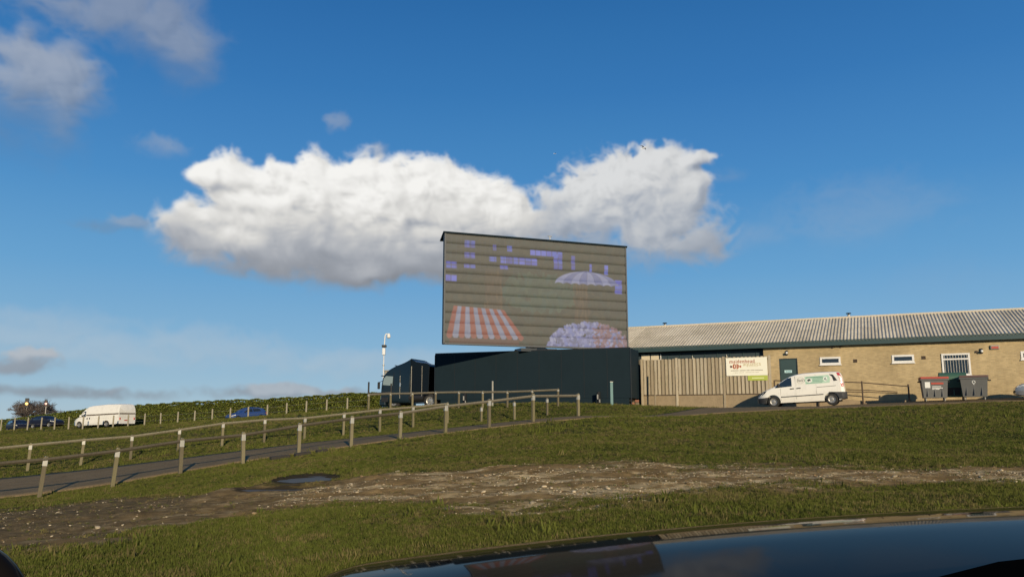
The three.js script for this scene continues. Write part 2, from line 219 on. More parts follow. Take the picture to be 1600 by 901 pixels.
const M = {
  grass: mat(0xffffff, 1, { map: rep(T_grass, 0.2, 0.2), bumpMap: rep(T_fine, 1.3, 1.3), bumpScale: 0.03 }),
  asphalt: mat(0xffffff, 0.95, { map: rep(T_asph, 0.4, 0.4), bumpMap: rep(T_fine, 1.7, 1.7), bumpScale: 0.006 }),
  brick: mat(0xffffff, 0.92, { map: rep(T_brick, 0.25, 0.25), bumpMap: rep(T_brickB, 0.25, 0.25), bumpScale: 0.004 }),
  roof: mat(lin(0.6, 0.53, 0.42), 0.85, { map: rep(T_lich, 0.3, 0.3) }),
  teal: std(lin(0.027, 0.058, 0.06), 0.55, { map: rep(T_stain, 0.3, 0.3) }),
  tealDark: std(lin(0.022, 0.04, 0.05), 0.6, { map: rep(T_stain, 0.4, 0.4) }),
  white: std(lin(0.72, 0.7, 0.66), 0.45, { map: rep(T_stain, 0.7, 0.7) }),
  cream: std(lin(0.6, 0.52, 0.38), 0.7),
  boards: [0.4, 0.47, 0.33, 0.43].map((k, i) => std(lin(k, k * [0.83, 0.85, 0.82, 0.86][i], k * [0.58, 0.62, 0.57, 0.64][i]), 0.92, { map: rep(T_wood, 0.9 + i * 0.13, 0.45), bumpMap: rep(T_wood, 1, 0.5), bumpScale: 0.004 })),
  boardBack: std(lin(0.19, 0.155, 0.105), 0.95, { map: rep(T_wood, 1.1, 0.5) }),
  post: std(lin(0.26, 0.215, 0.15), 0.92, { map: rep(T_wood, 1.3, 0.6) }),
  rail: [lin(0.2, 0.175, 0.115), lin(0.085, 0.07, 0.045), lin(0.17, 0.148, 0.105)].map((c) => std(c, 0.9, { map: rep(T_wood, 0.5, 2.0) })),
  stump: [lin(0.155, 0.135, 0.075), lin(0.125, 0.105, 0.065), lin(0.185, 0.16, 0.095)].map((c) => std(c, 0.92, { map: rep(T_wood, 2.2, 0.7) })),
  galv: std(lin(0.38, 0.365, 0.32), 0.4, { metalness: 0.25, map: rep(T_stain, 3, 3) }),
  slab: std(lin(0.33, 0.25, 0.155), 0.95, { map: rep(T_lich, 0.7, 0.7), bumpMap: rep(T_fine, 2, 2), bumpScale: 0.005 }),
  concrete: std(lin(0.34, 0.32, 0.28), 0.9, { map: rep(T_lich, 0.8, 0.8) }),
  rust: std(lin(0.075, 0.05, 0.032), 0.75, { map: rep(T_stain, 2, 2) }),
  black: std(lin(0.012, 0.012, 0.013), 0.6), tyre: std(lin(0.02, 0.02, 0.02), 0.9), rim: std(lin(0.32, 0.31, 0.29), 0.38, { metalness: 0.5 }),
  glass: phy(lin(0.012, 0.015, 0.018), 0.04, { clearcoat: 1, ior: 1.5 }),
  vanWhite: phy(lin(0.76, 0.73, 0.66), 0.35, { clearcoat: 0.6, clearcoatRoughness: 0.08, map: rep(T_stain, 0.5, 0.5) }),
  vanGrey: std(lin(0.035, 0.036, 0.038), 0.7),
  truck: phy(lin(0.008, 0.0125, 0.016), 0.5, { clearcoat: 0.35, clearcoatRoughness: 0.2, map: rep(T_stain, 0.4, 0.4) }),
  trailer: phy(lin(0.0105, 0.021, 0.028), 0.7, { specularIntensity: 0.25, map: rep(T_stain, 0.25, 0.25) }),
  chrome: std(lin(0.6, 0.6, 0.6), 0.2, { metalness: 0.9 }),
  red: phy(lin(0.5, 0.03, 0.025), 0.25, { clearcoat: 1 }), redPlastic: std(lin(0.42, 0.07, 0.045), 0.6, { map: rep(T_stain, 1, 1) }),
  lamp: phy(lin(0.75, 0.75, 0.72), 0.1, { clearcoat: 1 }),
  binGrey: std(lin(0.11, 0.11, 0.105), 0.6, { map: rep(T_stain, 0.8, 0.8) }), binGreen: std(lin(0.045, 0.11, 0.07), 0.55, { map: rep(T_stain, 0.8, 0.8) }), paper: std(lin(0.72, 0.72, 0.68), 0.7),
};

// ------------------------------------------------------------------ the ground
{
  const axis = (lo, hi, step, out0, out1) => { const a = []; for (let v = lo; v <= hi + 1e-6; v += step) a.push(v); let s = step, v = hi; while (v < out1) { s *= 1.22; v += s; a.push(Math.min(v, out1)); } s = step; v = lo; while (v > out0) { s *= 1.22; v -= s; a.unshift(Math.max(v, out0)); } return a; };
  const xs = axis(-32, 32, 0.2, -2200, 2200), zs = axis(-62, 2, 0.2, -2200, 300), nx = xs.length, nz = zs.length, pos = new Float32Array(nx * nz * 3), uv = new Float32Array(nx * nz * 2);
  for (let j = 0, k = 0; j < nz; j++) for (let i = 0; i < nx; i++, k++) { pos[3 * k] = xs[i]; pos[3 * k + 1] = ground(xs[i], zs[j]); pos[3 * k + 2] = zs[j]; uv[2 * k] = xs[i]; uv[2 * k + 1] = -zs[j]; }
  const near = [], far = [];
  for (let j = 0; j < nz - 1; j++) for (let i = 0; i < nx - 1; i++) { const a = j * nx + i, b = a + 1, c = a + nx, d = c + 1, cx = (xs[i] + xs[i + 1]) / 2, cz = (zs[j] + zs[j + 1]) / 2; (Math.abs(cx) < 32 && cz > -62 && cz < 2 ? near : far).push(a, c, b, b, c, d); }
  const g = new THREE.BufferGeometry(); g.setAttribute('position', new THREE.BufferAttribute(pos, 3)); g.setAttribute('uv', new THREE.BufferAttribute(uv, 2));
  g.setIndex([...[]]); const idx = new Uint32Array(near.length + far.length); idx.set(near, 0); idx.set(far, near.length); g.setIndex(new THREE.BufferAttribute(idx, 1));
  g.addGroup(0, near.length, 0); g.addGroup(near.length, far.length, 1); g.computeVertexNormals();
  const T_near = tex(2048, 2048, (u, v) => {
    const x = u * 64 - 32, z = -(v * 64 - 2), a = fbm(x * 0.35, z * 0.35, 4), b = vn(x * 14, z * 14), c = fbm(x * 1.7 + 40, z * 1.7, 3), k = 0.62 + 0.76 * b;
    const t = smooth(0.35, 0.7, a), dry = smooth(0.56, 0.74, c) * 0.55;
    let r = lerp(lerp(0.056, 0.078, t), 0.11, dry) * k, gg = lerp(lerp(0.064, 0.078, t), 0.086, dry) * k, bl = lerp(lerp(0.016, 0.021, t), 0.036, dry) * k;
    const m = dirt(x, z);
    if (m > 0.01) {
      const s = fbm(x * 0.8 + 3, z * 3.2, 4), n = fbm(x * 5, z * 7, 3), ch = smooth(0.42, 0.62, s) * smooth(0.28, 0.62, n) * (0.6 + 0.4 * smooth(0.35, 0.65, fbm(x * 0.5, z * 6 + 40, 3))) * smooth(-8, 0, x), wet = smooth(-1, -9, x);
      const q = (0.55 + 0.9 * n) * (0.8 + 0.4 * b);
      let dr = lerp(lerp(0.38, 0.22, wet), 0.74, ch) * q, dg = lerp(lerp(0.245, 0.155, wet), 0.56, ch) * q, db = lerp(lerp(0.1, 0.075, wet), 0.3, ch) * q;
      const mm = m * smooth(0.18, 0.5, m + 0.5 * (fbm(x * 1.1, z * 3.5 + 7, 4) - 0.35));
      r = lerp(r, dr, mm); gg = lerp(gg, dg, mm); bl = lerp(bl, db, mm);
    }
    for (const p of PUDDLES) { const q = ((x - p[0]) / p[2]) ** 2 + ((z - p[1]) / p[3]) ** 2 + (fbm(x * 3, z * 3, 3) - 0.5) * 1.2; if (q < 1.7) { const w = smooth(1.7, 1.1, q); r = lerp(r, 0.075, w); gg = lerp(gg, 0.058, w); bl = lerp(bl, 0.034, w); } }
    const pd = z < -18 ? pathDist(x, z) : 9; if (pd < 0.5) { const w = smooth(0.5, 0.1, pd + (b - 0.5) * 0.4) * 0.7; r = lerp(r, 0.085, w); gg = lerp(gg, 0.07, w); bl = lerp(bl, 0.045, w); }
    return [r, gg, bl];
  });
  T_near.repeat.set(1 / 64, 1 / 64); T_near.offset.set(0.5, 2 / 64);
  const nearMat = mat(0xffffff, 1, { map: T_near, bumpMap: rep(T_fine, 1.3, 1.3), bumpScale: 0.03 });
  const m = new THREE.Mesh(g, [nearMat, M.grass]); m.name = 'ground'; m.receiveShadow = m.castShadow = true; m.userData = { kind: 'structure', label: 'sloping rough green field with a worn dirt track across it', category: 'ground' }; scene.add(m);
  // tarmac path and yard
  const P = [], U = [], I = [], CS = 10; let row = 0;
  for (let i = 1; i < PATH.length; i++) { const p = PATH[i - 1], q = PATH[i], n = Math.ceil(Math.hypot(q[0] - p[0], q[1] - p[1]) / 0.5);
    for (let k = i === 1 ? 0 : 1; k <= n; k++, row++) { const t = k / n, a = [0, 1, 2, 3].map((c) => lerp(p[c], q[c], t)), wob = (fbm(row * 0.22, 3, 3) - 0.5) * 0.5, wob2 = (fbm(row * 0.22, 90, 3) - 0.5) * 0.5;
      for (let c = -1; c <= CS + 1; c++) { const s = clamp(c / CS), x = lerp(a[0], a[2], s), z = lerp(a[1] + wob, a[3] + wob2, s), edge = c < 0 || c > CS; P.push(x, H0(x, z) + (edge ? -0.25 : 0.035), z); U.push(x, z); } } }
  const w = CS + 3; for (let r2 = 0; r2 < row - 1; r2++) for (let c = 0; c < w - 1; c++) { const a = r2 * w + c; I.push(a, a + 1, a + w, a + 1, a + w + 1, a + w); }
  const pg = new THREE.BufferGeometry(); pg.setAttribute('position', new THREE.Float32BufferAttribute(P, 3)); pg.setAttribute('uv', new THREE.Float32BufferAttribute(U, 2)); pg.setIndex(I); pg.computeVertexNormals();
  const pm = mesh('road', pg, M.asphalt, scene); pm.userData = { kind: 'structure', label: 'narrow grey tarmac drive widening in front of the brick building', category: 'road' };
  // puddles
  const water = phy(lin(0.06, 0.052, 0.042), 0.35, { ior: 1.33, specularIntensity: 0.1, bumpMap: rep(T_fine, 1, 1), bumpScale: 0.004 });
  PUDDLES.forEach((p, i) => {
    const n = 48, v = [0, 0, 0], ix = []; const y = H0(p[0], p[1]) - 0.02;
    for (let k = 0; k < n; k++) { const a = k / n * 2 * Math.PI, r = 1.14; v.push(Math.cos(a) * p[2] * r, 0, Math.sin(a) * p[3] * r); ix.push(0, 1 + (k + 1) % n, 1 + k); }
    const gg = new THREE.BufferGeometry(); gg.setAttribute('position', new THREE.Float32BufferAttribute(v, 3)); gg.setIndex(ix); gg.computeVertexNormals(); gg.translate(p[0], y, p[1]);
    const mm = mesh(numbered('puddle'), gg, water, scene); mm.userData = { kind: 'structure', label: i ? 'thin grey puddle along the edge of the dirt track' : 'rounded grey puddle on the grass edge above the track', category: 'puddle' };
  });
}

// ------------------------------------------------------------------ the shop building: local x along the front, z out of the front
const BT = -24.648 * Math.PI / 180, BE = [0.90889, 0.41704], BN = [-0.41704, 0.90889], BA = [8.902, -56];
const onB = (lx, off) => [BA[0] + BE[0] * lx + BN[0] * off, BA[1] + BE[1] * lx + BN[1] * off];
{
  const b = thing('shop_building', 'long low buff brick building with grey corrugated roof and teal fascia', 'building', [BA[0], 0, BA[1]], BT);
  const x0 = 8.44, x1 = 33, hole = (a, c, d, e) => rect(a, c, d, e);
  const wins = [[11.9, 4.69, 13.13, 5.17], [16.07, 4.69, 17.3, 5.17], [22.87, 4.69, 24.1, 5.17]], big = [18.77, 3.84, 20.28, 5.16], door = [9.4, 2.95, 10.53, 5.16];
  mesh('brick_wall', extr(rect(x0, 1.2, x1, 5.9), 0.32, 0, [...wins, big, door].map((w) => hole(...w))).translate(0, 0, -0.32), M.brick, b);
  mesh('end_wall', box(0.3, 4.7, 11.6, x1 - 0.16, 3.55, -6.13), M.brick, b);
  mesh('rear_wall', box(33.6, 4.7, 0.3, 16.2, 3.55, -12), M.brick, b);
  mesh('floor_slab', box(33.2, 0.3, 11.4, 16.2, 2.75, -6.1), M.concrete, b);
  // recessed left bay: dark panelling behind the fence, two cream panels at its end
  const rec = mesh('recessed_cladding', box(10.9, 4.7, 0.12, 2.97, 3.55, -0.42), M.tealDark, b);
  for (let i = 0; i < 8; i++) mesh('cladding_rib', box(0.045, 1.5, 0.05, 2.0 + i * 0.85, 5.1, -0.34), M.teal, rec);
  for (const lx of [3.7, 6.0]) mesh('bracket', [bar([lx, 4.6, -0.3], [lx, 5.55, -0.3], 0.03), bar([lx, 5.5, -0.3], [lx + 0.55, 4.8, -0.3], 0.02)], M.galv, rec);
  for (const [a, c] of [[0.12, 0.72], [0.8, 1.36]]) mesh('cream_panel', box(c - a, 0.95, 0.05, (a + c) / 2, 5.28, -0.32), M.cream, b);
  mesh('panel_mullion', box(0.05, 0.95, 0.08, 1.5, 5.28, -0.32), M.white, b);
  mesh('end_post', box(0.5, 4.6, 0.3, -0.5, 3.5, 0.0), M.teal, b);
  mesh('fascia', rbox(36.4, 0.36, 0.16, 15.2, 6.04, 0.3, 0.015), M.teal, b);
  mesh('soffit', box(36.2, 0.03, 1.2, 15.2, 5.905, -0.31), M.teal, b);
  // corrugated sheets: each about a metre wide, lapped
  const slope = (z0, y0, z1, y1, xa, xb) => {
    const p = [], ix = [], pitch = 0.205, amp = 0.023, L = Math.hypot(z1 - z0, y1 - y0), ny = (z0 - z1) / L * Math.sign(z0 - z1), nz = (y1 - y0) / L * Math.sign(z0 - z1); let c = 0; const uv = [];
    for (let x = xa; x <= xb + 1e-6; x += pitch / 8, c++) { const ph = ((x / pitch) % 1 + 1) % 1, k = amp * (ph < 0.5 ? smooth(0.08, 0.42, ph) : 1 - smooth(0.58, 0.92, ph)) * 2 - amp; for (const t of [0, 1]) { p.push(x, lerp(y0, y1, t) + ny * k, lerp(z0, z1, t) + nz * k); uv.push(x, t * L); } }
    for (let i = 0; i < c - 1; i++) { const a = 2 * i; ix.push(a, a + 2, a + 1, a + 2, a + 3, a + 1); }
    const g = new THREE.BufferGeometry(); g.setAttribute('position', new THREE.Float32BufferAttribute(p, 3)); g.setAttribute('uv', new THREE.Float32BufferAttribute(uv, 2)); g.setIndex(ix); g.computeVertexNormals(); return g;
  };
  const roof = new THREE.Group(); roof.name = 'roof'; b.add(roof);
  const tones = [M.roof, mat(lin(0.55, 0.485, 0.38), 0.85, { map: rep(T_lich, 0.27, 0.33) }), mat(lin(0.64, 0.57, 0.455), 0.85, { map: rep(T_lich, 0.33, 0.25) })];
  for (let i = -2; i < 34; i++) for (const s of [0, 1]) { const xa = -0.92 + i * 1.025, m = tones[Math.floor(R() * 3)], up = Math.abs(i % 2) * 0.004; s ? mesh('roof_sheet', slope(-2.85, 7.255 + up, -6.02, 8.33 + up, xa, xa + 1.03), m, roof) : mesh('roof_sheet', slope(0.42, 6.14 + up, -2.95, 7.28 + up, xa, xa + 1.03), m, roof); }
  mesh('rear_slope', box(36.9, 0.06, 6.6, 15.3, 7.26, -9.1, -0.345), M.roof, roof);
  mesh('ridge_cap', bar([-3.0, 8.35, -6.02], [33.9, 8.35, -6.02], 0.09, 0.09, 10), M.roof, roof);
  for (const [lx, z, y] of [[0.35, -6.5, 8.12], [13.6, -6.5, 8.16]]) { const f = mesh('flue_pipe', [bar([lx, y - 0.4, z], [lx, y + 0.42, z], 0.11, 0.11, 14)], M.galv, b); mesh('flue_cowl', [bar([lx, y + 0.5, z], [lx, y + 0.56, z], 0.19, 0.15, 14), bar([lx, y + 0.42, z], [lx, y + 0.5, z], 0.05)], M.black, f); }
  // windows: frame, pane, sill
  const frame = (w, t, d, mid = []) => join([box(w[2] - w[0] - 0.004, t, d, (w[0] + w[2]) / 2, w[3] - t / 2 - 0.002, 0), box(w[2] - w[0] - 0.004, t, d, (w[0] + w[2]) / 2, w[1] + t / 2 + 0.002, 0), box(t, w[3] - w[1] - 2 * t - 0.008, d, w[0] + t / 2 + 0.002, (w[1] + w[3]) / 2, 0), box(t, w[3] - w[1] - 2 * t - 0.008, d, w[2] - t / 2 - 0.002, (w[1] + w[3]) / 2, 0), ...mid]);
  const inside = std(lin(0.03, 0.022, 0.018), 0.9);
  for (const w of wins) {
    const g = new THREE.Group(); g.name = 'window'; b.add(g);
    mesh('frame', frame(w, 0.115, 0.12).translate(0, 0, -0.02), M.white, g); mesh('pane', box(w[2] - w[0] - 0.2, w[3] - w[1] - 0.2, 0.012, (w[0] + w[2]) / 2, (w[1] + w[3]) / 2, -0.03), M.glass, g);
    mesh('sill', rbox(w[2] - w[0] + 0.08, 0.06, 0.2, (w[0] + w[2]) / 2, w[1] - 0.03, 0.0, 0.01), M.white, g); mesh('blind', box(w[2] - w[0], 0.6, 0.02, (w[0] + w[2]) / 2, (w[1] + w[3]) / 2, -0.36), inside, g);
  }
  { const w = big, g = new THREE.Group(); g.name = 'barred_window'; b.add(g);
    mesh('frame', frame(w, 0.1, 0.13, [box(w[2] - w[0] - 0.21, 0.09, 0.13, (w[0] + w[2]) / 2, 4.82, 0)]).translate(0, 0, 0.0), M.white, g);
    for (const [ya, yb] of [[w[1] + 0.1, 4.77], [4.87, w[3] - 0.1]]) mesh('pane', box(w[2] - w[0] - 0.2, yb - ya, 0.012, (w[0] + w[2]) / 2, (ya + yb) / 2, -0.03), M.glass, g);
    mesh('sill', rbox(w[2] - w[0] + 0.12, 0.07, 0.24, (w[0] + w[2]) / 2, w[1] - 0.035, 0.02, 0.012), M.white, g);
    for (let i = 0; i < 9; i++) mesh('bar', bar([w[0] + 0.16 + i * 0.149, w[1] + 0.08, 0.03], [w[0] + 0.16 + i * 0.149, w[3] - 0.09, 0.03], 0.016), M.galv, g);
    mesh('backing', box(w[2] - w[0], 1.4, 0.02, (w[0] + w[2]) / 2, 4.5, -0.36), inside, g);
  }
  { const g = new THREE.Group(); g.name = 'door'; b.add(g); const [a, c, d, e] = door;
    mesh('door_leaf', rbox(d - a - 0.11, e - c - 0.06, 0.05, (a + d) / 2, (c + e) / 2 - 0.02, -0.1, 0.008), M.teal, g);
    mesh('door_frame', [box(0.05, e - c - 0.004, 0.12, a + 0.027, (c + e) / 2, -0.08), box(0.05, e - c - 0.004, 0.12, d - 0.027, (c + e) / 2, -0.08), box(d - a - 0.108, 0.05, 0.12, (a + d) / 2, e - 0.027, -0.08)], M.tealDark, g);
    const cv = document.createElement('canvas'); cv.width = 128; cv.height = 48; const c2 = cv.getContext('2d'); c2.fillStyle = '#b7d6d8'; c2.fillRect(0, 0, 128, 48); c2.fillStyle = '#3f7d86'; c2.fillRect(26, 12, 12, 24); for (let i = 0; i < 4; i++) c2.fillRect(48 + i * 18, 16, 12, 18);
    const t = new THREE.CanvasTexture(cv); t.colorSpace = THREE.SRGBColorSpace; const pl = new THREE.PlaneGeometry(0.46, 0.17); pl.translate(9.93, 4.32, -0.068); mesh('door_notice', pl, std(0xffffff, 0.5, { map: t }), g);
    mesh('handle', [bar([10.36, 3.95, -0.07], [10.36, 3.95, -0.01], 0.012), bar([10.36, 3.95, -0.01], [10.24, 3.95, -0.01], 0.012)], M.galv, g);
  }
  for (const [lx, y] of [[13.98, 4.88], [17.82, 4.96]]) { const v = mesh('air_brick', box(0.22, 0.2, 0.03, lx, y, 0.012), M.rust, b); for (let k = 0; k < 3; k++) mesh('louvre', box(0.2, 0.02, 0.04, lx, y - 0.06 + k * 0.06, 0.03, 0.5), M.rust, v); }
  for (const [lx, y] of [[12.72, 5.78], [13.2, 5.8], [20.65, 5.22]]) mesh('bracket_box', rbox(0.12, 0.12, 0.1, lx, y, 0.05), M.rust, b);
  const bulk = (lx, y) => { const g = mesh('wall_lamp', [rbox(0.14, 0.3, 0.1, lx, y, 0.06, 0.03), bar([lx, y, 0.06], [lx, y - 0.02, 0.2], 0.03)], M.black, b); mesh('lamp_cover', new THREE.SphereGeometry(0.08, 14, 10).translate(lx, y - 0.02, 0.22), M.lamp, g); };
  bulk(9.92, 5.52); bulk(20.9, 5.25);
  { const a = mesh('alarm_box', rbox(0.46, 0.24, 0.12, 21.6, 5.45, 0.06, 0.03), M.concrete, b); mesh('alarm_label', box(0.36, 0.13, 0.01, 21.6, 5.43, 0.124), M.redPlastic, a); }
}

// ------------------------------------------------------------------ timber fence beside the building
{
  const f = thing('timber_fence', 'tall weathered vertical board fence on low block base beside the building', 'fence', [BA[0], 0, BA[1]], BT), off = 3.0;
  const gy = (lx) => { const [x, z] = onB(lx, off); return H0(x, z); };
  const posts = [1.05, 3.35, 6.36, 9.14];
  posts.forEach((p, i) => mesh('fence_post', rbox(0.15, 5.18 - gy(p) + 0.4, 0.15, p, (5.18 + gy(p) - 0.4) / 2, off + 0.02, 0.012), M.boards[i % 4], f));
  for (let k = 0; k < 3; k++) {
    const a = posts[k] + 0.075, c = posts[k + 1] - 0.075;
    mesh('base_panel', box(c - a - 0.004, 0.92, 0.07, (a + c) / 2, 2.31, off - 0.005), M.slab, f);
    mesh('base_capping', rbox(c - a - 0.004, 0.05, 0.13, (a + c) / 2, 2.8, off, 0.008), M.rust, f);
    const n = Math.round((c - a) / 0.232), w = (c - a) / n;
    for (let i = 0; i < n; i++) {
      const x = a + (i + 0.5) * w, top = 5.13 + (R() - 0.5) * 0.03;
      mesh('board', rbox(w * 0.66, top - 2.83, 0.024, x, (top + 2.83) / 2, off + 0.03 + R() * 0.006, 0.005).rotateZ(0), M.boards[Math.floor(R() * 4)], f);
      if (i < n - 1) mesh('back_board', box(w * 0.56, top - 2.86, 0.018, x + w / 2, (top + 2.83) / 2 - 0.02, off - 0.006), M.boardBack, f);
    }
    for (const y of [3.05, 4.0, 4.95]) mesh('arris_rail', box(c - a, 0.08, 0.05, (a + c) / 2, y, off - 0.045), M.boardBack, f);
  }
  // older grey return at the left end, set back
  const old = std(lin(0.12, 0.105, 0.08), 0.95, { map: rep(T_wood, 1, 0.5) });
  for (let i = 0; i < 8; i++) mesh('old_board', rbox(0.19, 3.0, 0.03, -0.5 + i * 0.2, 3.7, off - 0.75 + (i % 2) * 0.02, 0.005), old, f);
  const rub = std(lin(0.35, 0.16, 0.11), 0.9, { map: rep(T_lich, 1, 1) });
  for (let i = 0; i < 6; i++) mesh('broken_brick', rbox(0.24, 0.16, 0.14, 0.1 + (i % 3) * 0.3 + (R() - 0.5) * 0.1, gy(0) + 0.1 + Math.floor(i / 3) * 0.17, off + 0.05 + (R() - 0.5) * 0.1, 0.02).rotateZ(0), i % 2 ? rub : M.boardBack, f);
  const [sx, sz] = onB(2.1, 3.9); solo('timber_stake', beam([sx, H0(sx, sz) - 0.2, sz], [sx + 0.03, H0(sx, sz) + 2.25, sz], 0.07, 0.07), M.post, 'thin bare timber stake standing in grass before the board fence', 'stake');
}
// sign boards on the fence
{
  const cv = document.createElement('canvas'); cv.width = 1024; cv.height = 464; const c = cv.getContext('2d');
  c.fillStyle = '#f7f3df'; c.fillRect(0, 0, 1024, 464); c.textBaseline = 'alphabetic';
  c.fillStyle = '#a8502c'; c.font = 'bold 118px sans-serif'; c.fillText('maidenhead', 78, 138, 650);
  c.fillStyle = '#bda568'; c.font = '122px sans-serif'; c.fillText('aquatics', 420, 212, 500);
  c.fillStyle = '#cdbd8a'; c.fillRect(560, 228, 240, 8);
  const fish = (x, y, rx, ry) => { c.beginPath(); c.ellipse(x, y, rx, ry, 0, 0, 7); c.fill(); };       // striped fish mark
  c.fillStyle = '#b0572f'; fish(208, 222, 46, 66); c.beginPath(); c.moveTo(262, 150); c.lineTo(300, 168); c.quadraticCurveTo(350, 210, 338, 232); c.quadraticCurveTo(320, 270, 262, 300); c.closePath(); c.fill(); fish(364, 226, 18, 34);
  c.fillStyle = '#5f3324'; fish(124, 226, 30, 30); c.fillStyle = '#f7f3df'; c.fillRect(250, 150, 12, 150); fish(214, 222, 12, 40); c.fillRect(296, 186, 9, 80);
  c.fillStyle = '#6b5a45'; let x = 112; for (const w of [190, 16, 150, 70, 14, 86, 190]) { for (let k = 0; k < w - 8; k += 15) c.fillRect(x + k, 322, 10, 20); x += w + 14; }
  c.fillStyle = '#8c7d64'; x = 176; for (const w of [14, 100, 120, 0, 150, 60, 90]) { for (let k = 0; k < w - 6; k += 11) c.fillRect(x + k, 380, 7, 12); x += w + 18; }
  const t = new THREE.CanvasTexture(cv); t.colorSpace = THREE.SRGBColorSpace;
  const s = thing('shop_sign', 'large cream shop sign with red lettering and orange fish on fence', 'sign', [BA[0], 0, BA[1]], BT);
  mesh('sign_panel', rbox(2.5, 1.13, 0.03, 7.77, 4.51, 3.0 + 0.075, 0.006), std(lin(0.8, 0.76, 0.64), 0.5), s);
  mesh('sign_print', new THREE.PlaneGeometry(2.48, 1.11).translate(7.77, 4.51, 3.0 + 0.0935), std(lin(0.86, 0.86, 0.86), 0.5, { map: t }), s);
  const cg = document.createElement('canvas'); cg.width = 256; cg.height = 64; const k = cg.getContext('2d'); k.fillStyle = '#a9b44e'; k.fillRect(0, 0, 256, 64); k.fillStyle = '#e6e8b8'; for (let i = 0; i < 13; i++) k.fillRect(58 + i * 12, 26, 8, 13);
  const tg = new THREE.CanvasTexture(cg); tg.colorSpace = THREE.SRGBColorSpace;
  const g = thing('banner', 'narrow lime green banner hanging under the cream shop sign', 'banner', [BA[0], 0, BA[1]], BT);
  mesh('banner_cloth', rbox(1.2, 0.31, 0.012, 8.41, 3.79, 3.0 + 0.07, 0.004), std(lin(0.36, 0.42, 0.09), 0.7), g);
  mesh('banner_print', new THREE.PlaneGeometry(1.19, 0.3).translate(8.41, 3.79, 3.0 + 0.079), std(0xffffff, 0.7, { map: tg }), g);
}
// ramp handrail by the wall
{
  const h = thing('handrail', 'rusty brown ramp handrail along the brick wall behind the white van', 'handrail', [BA[0], 0, BA[1]], BT), z = 1.9;
  for (const [lx, y] of [[9.25, 3.67], [11.8, 3.6], [14.3, 3.53], [16.8, 3.3]]) mesh('rail_post', bar([lx, 1.9, z], [lx, y, z], 0.045, 0.045, 8), M.rust, h);
  mesh('top_rail', [bar([9.25, 3.66, z], [11.8, 3.56, z], 0.03), bar([11.8, 3.56, z], [14.3, 3.44, z], 0.03), bar([14.3, 3.44, z], [16.8, 3.17, z], 0.03)], M.rust, h);
  mesh('middle_rail', [bar([9.25, 3.15, z], [14.3, 3.0, z], 0.025), bar([14.3, 3.0, z], [16.2, 2.86, z], 0.025)], M.rust, h);
  mesh('lower_rail', [bar([9.25, 3.0, z], [14.3, 2.88, z], 0.025), bar([14.3, 2.88, z], [16.2, 2.78, z], 0.025)], M.rust, h);
  mesh('ramp_kerb', [extr([[9.2, 1.6], [16.9, 1.6], [16.9, 2.4], [14.3, 2.35], [9.2, 2.95]], 1.75).translate(0, 0, 0.02)], M.slab, h);
}

// ------------------------------------------------------------------ vehicles: x from nose to tail, z across, y up from the road
function loftBody(p) {
  const S = []; for (let i = 0; i <= 64; i++) S.push(p.L * i / 64);
  const ring = (s) => { const yt = interp(s, p.top[0], p.top[1]), yb = interp(s, p.bot[0], p.bot[1]), pts = [], K = 9; for (let k = 0; k <= K; k++) { const y = lerp(yb, yt - p.round * 0.9, k / K); pts.push([p.hw(s, y), y]); } const h = p.hw(s, yt - p.round * 0.9); pts.push([h * 0.975, yt - p.round * 0.4], [h * 0.9, yt - p.round * 0.1], [h * 0.6, yt + 0.012], [0, yt + 0.025]); return pts; };
  const V = [], I = [], rings = S.map((s) => { const r = ring(s); return [...r, ...r.slice(0, -1).reverse().map(([z, y]) => [-z, y])]; }), n = rings[0].length;
  rings.forEach((r, i) => r.forEach(([z, y]) => V.push(S[i], y, z)));
  for (let i = 0; i < S.length - 1; i++) for (let j = 0; j < n; j++) { const a = i * n + j, b = i * n + (j + 1) % n, c = a + n, d = b + n; I.push(a, c, b, b, c, d); }
  for (const [e, f] of [[0, 1], [S.length - 1, 0]]) { const c = V.length / 3, r = rings[e]; let y = 0; r.forEach((q) => { y += q[1] / n; }); V.push(S[e], y, 0); for (let j = 0; j < n; j++) { const a = e * n + j, b = e * n + (j + 1) % n; f ? I.push(c, a, b) : I.push(c, b, a); } }
  const g = new THREE.BufferGeometry(); g.setAttribute('position', new THREE.Float32BufferAttribute(V, 3)); g.setIndex(I); g.computeVertexNormals(); return g;
}
const ev = new Evaluator(); ev.attributes = ['position', 'normal'];
function cutWheels(g, axles, r) {
  g = g.toNonIndexed(); let a = new Brush(g); a.updateMatrixWorld();
  for (const x of axles) for (const sd of [-1, 1]) { const c = new Brush(new THREE.CylinderGeometry(r, r, 0.6, 28).rotateX(Math.PI / 2).translate(x[0], x[1], sd * 0.95)); c.updateMatrixWorld(); a = ev.evaluate(a, c, SUBTRACTION); }
  const o = a.geometry; o.groups.length = 0; return metric(toCreasedNormals(clean(o), 0.6));
}
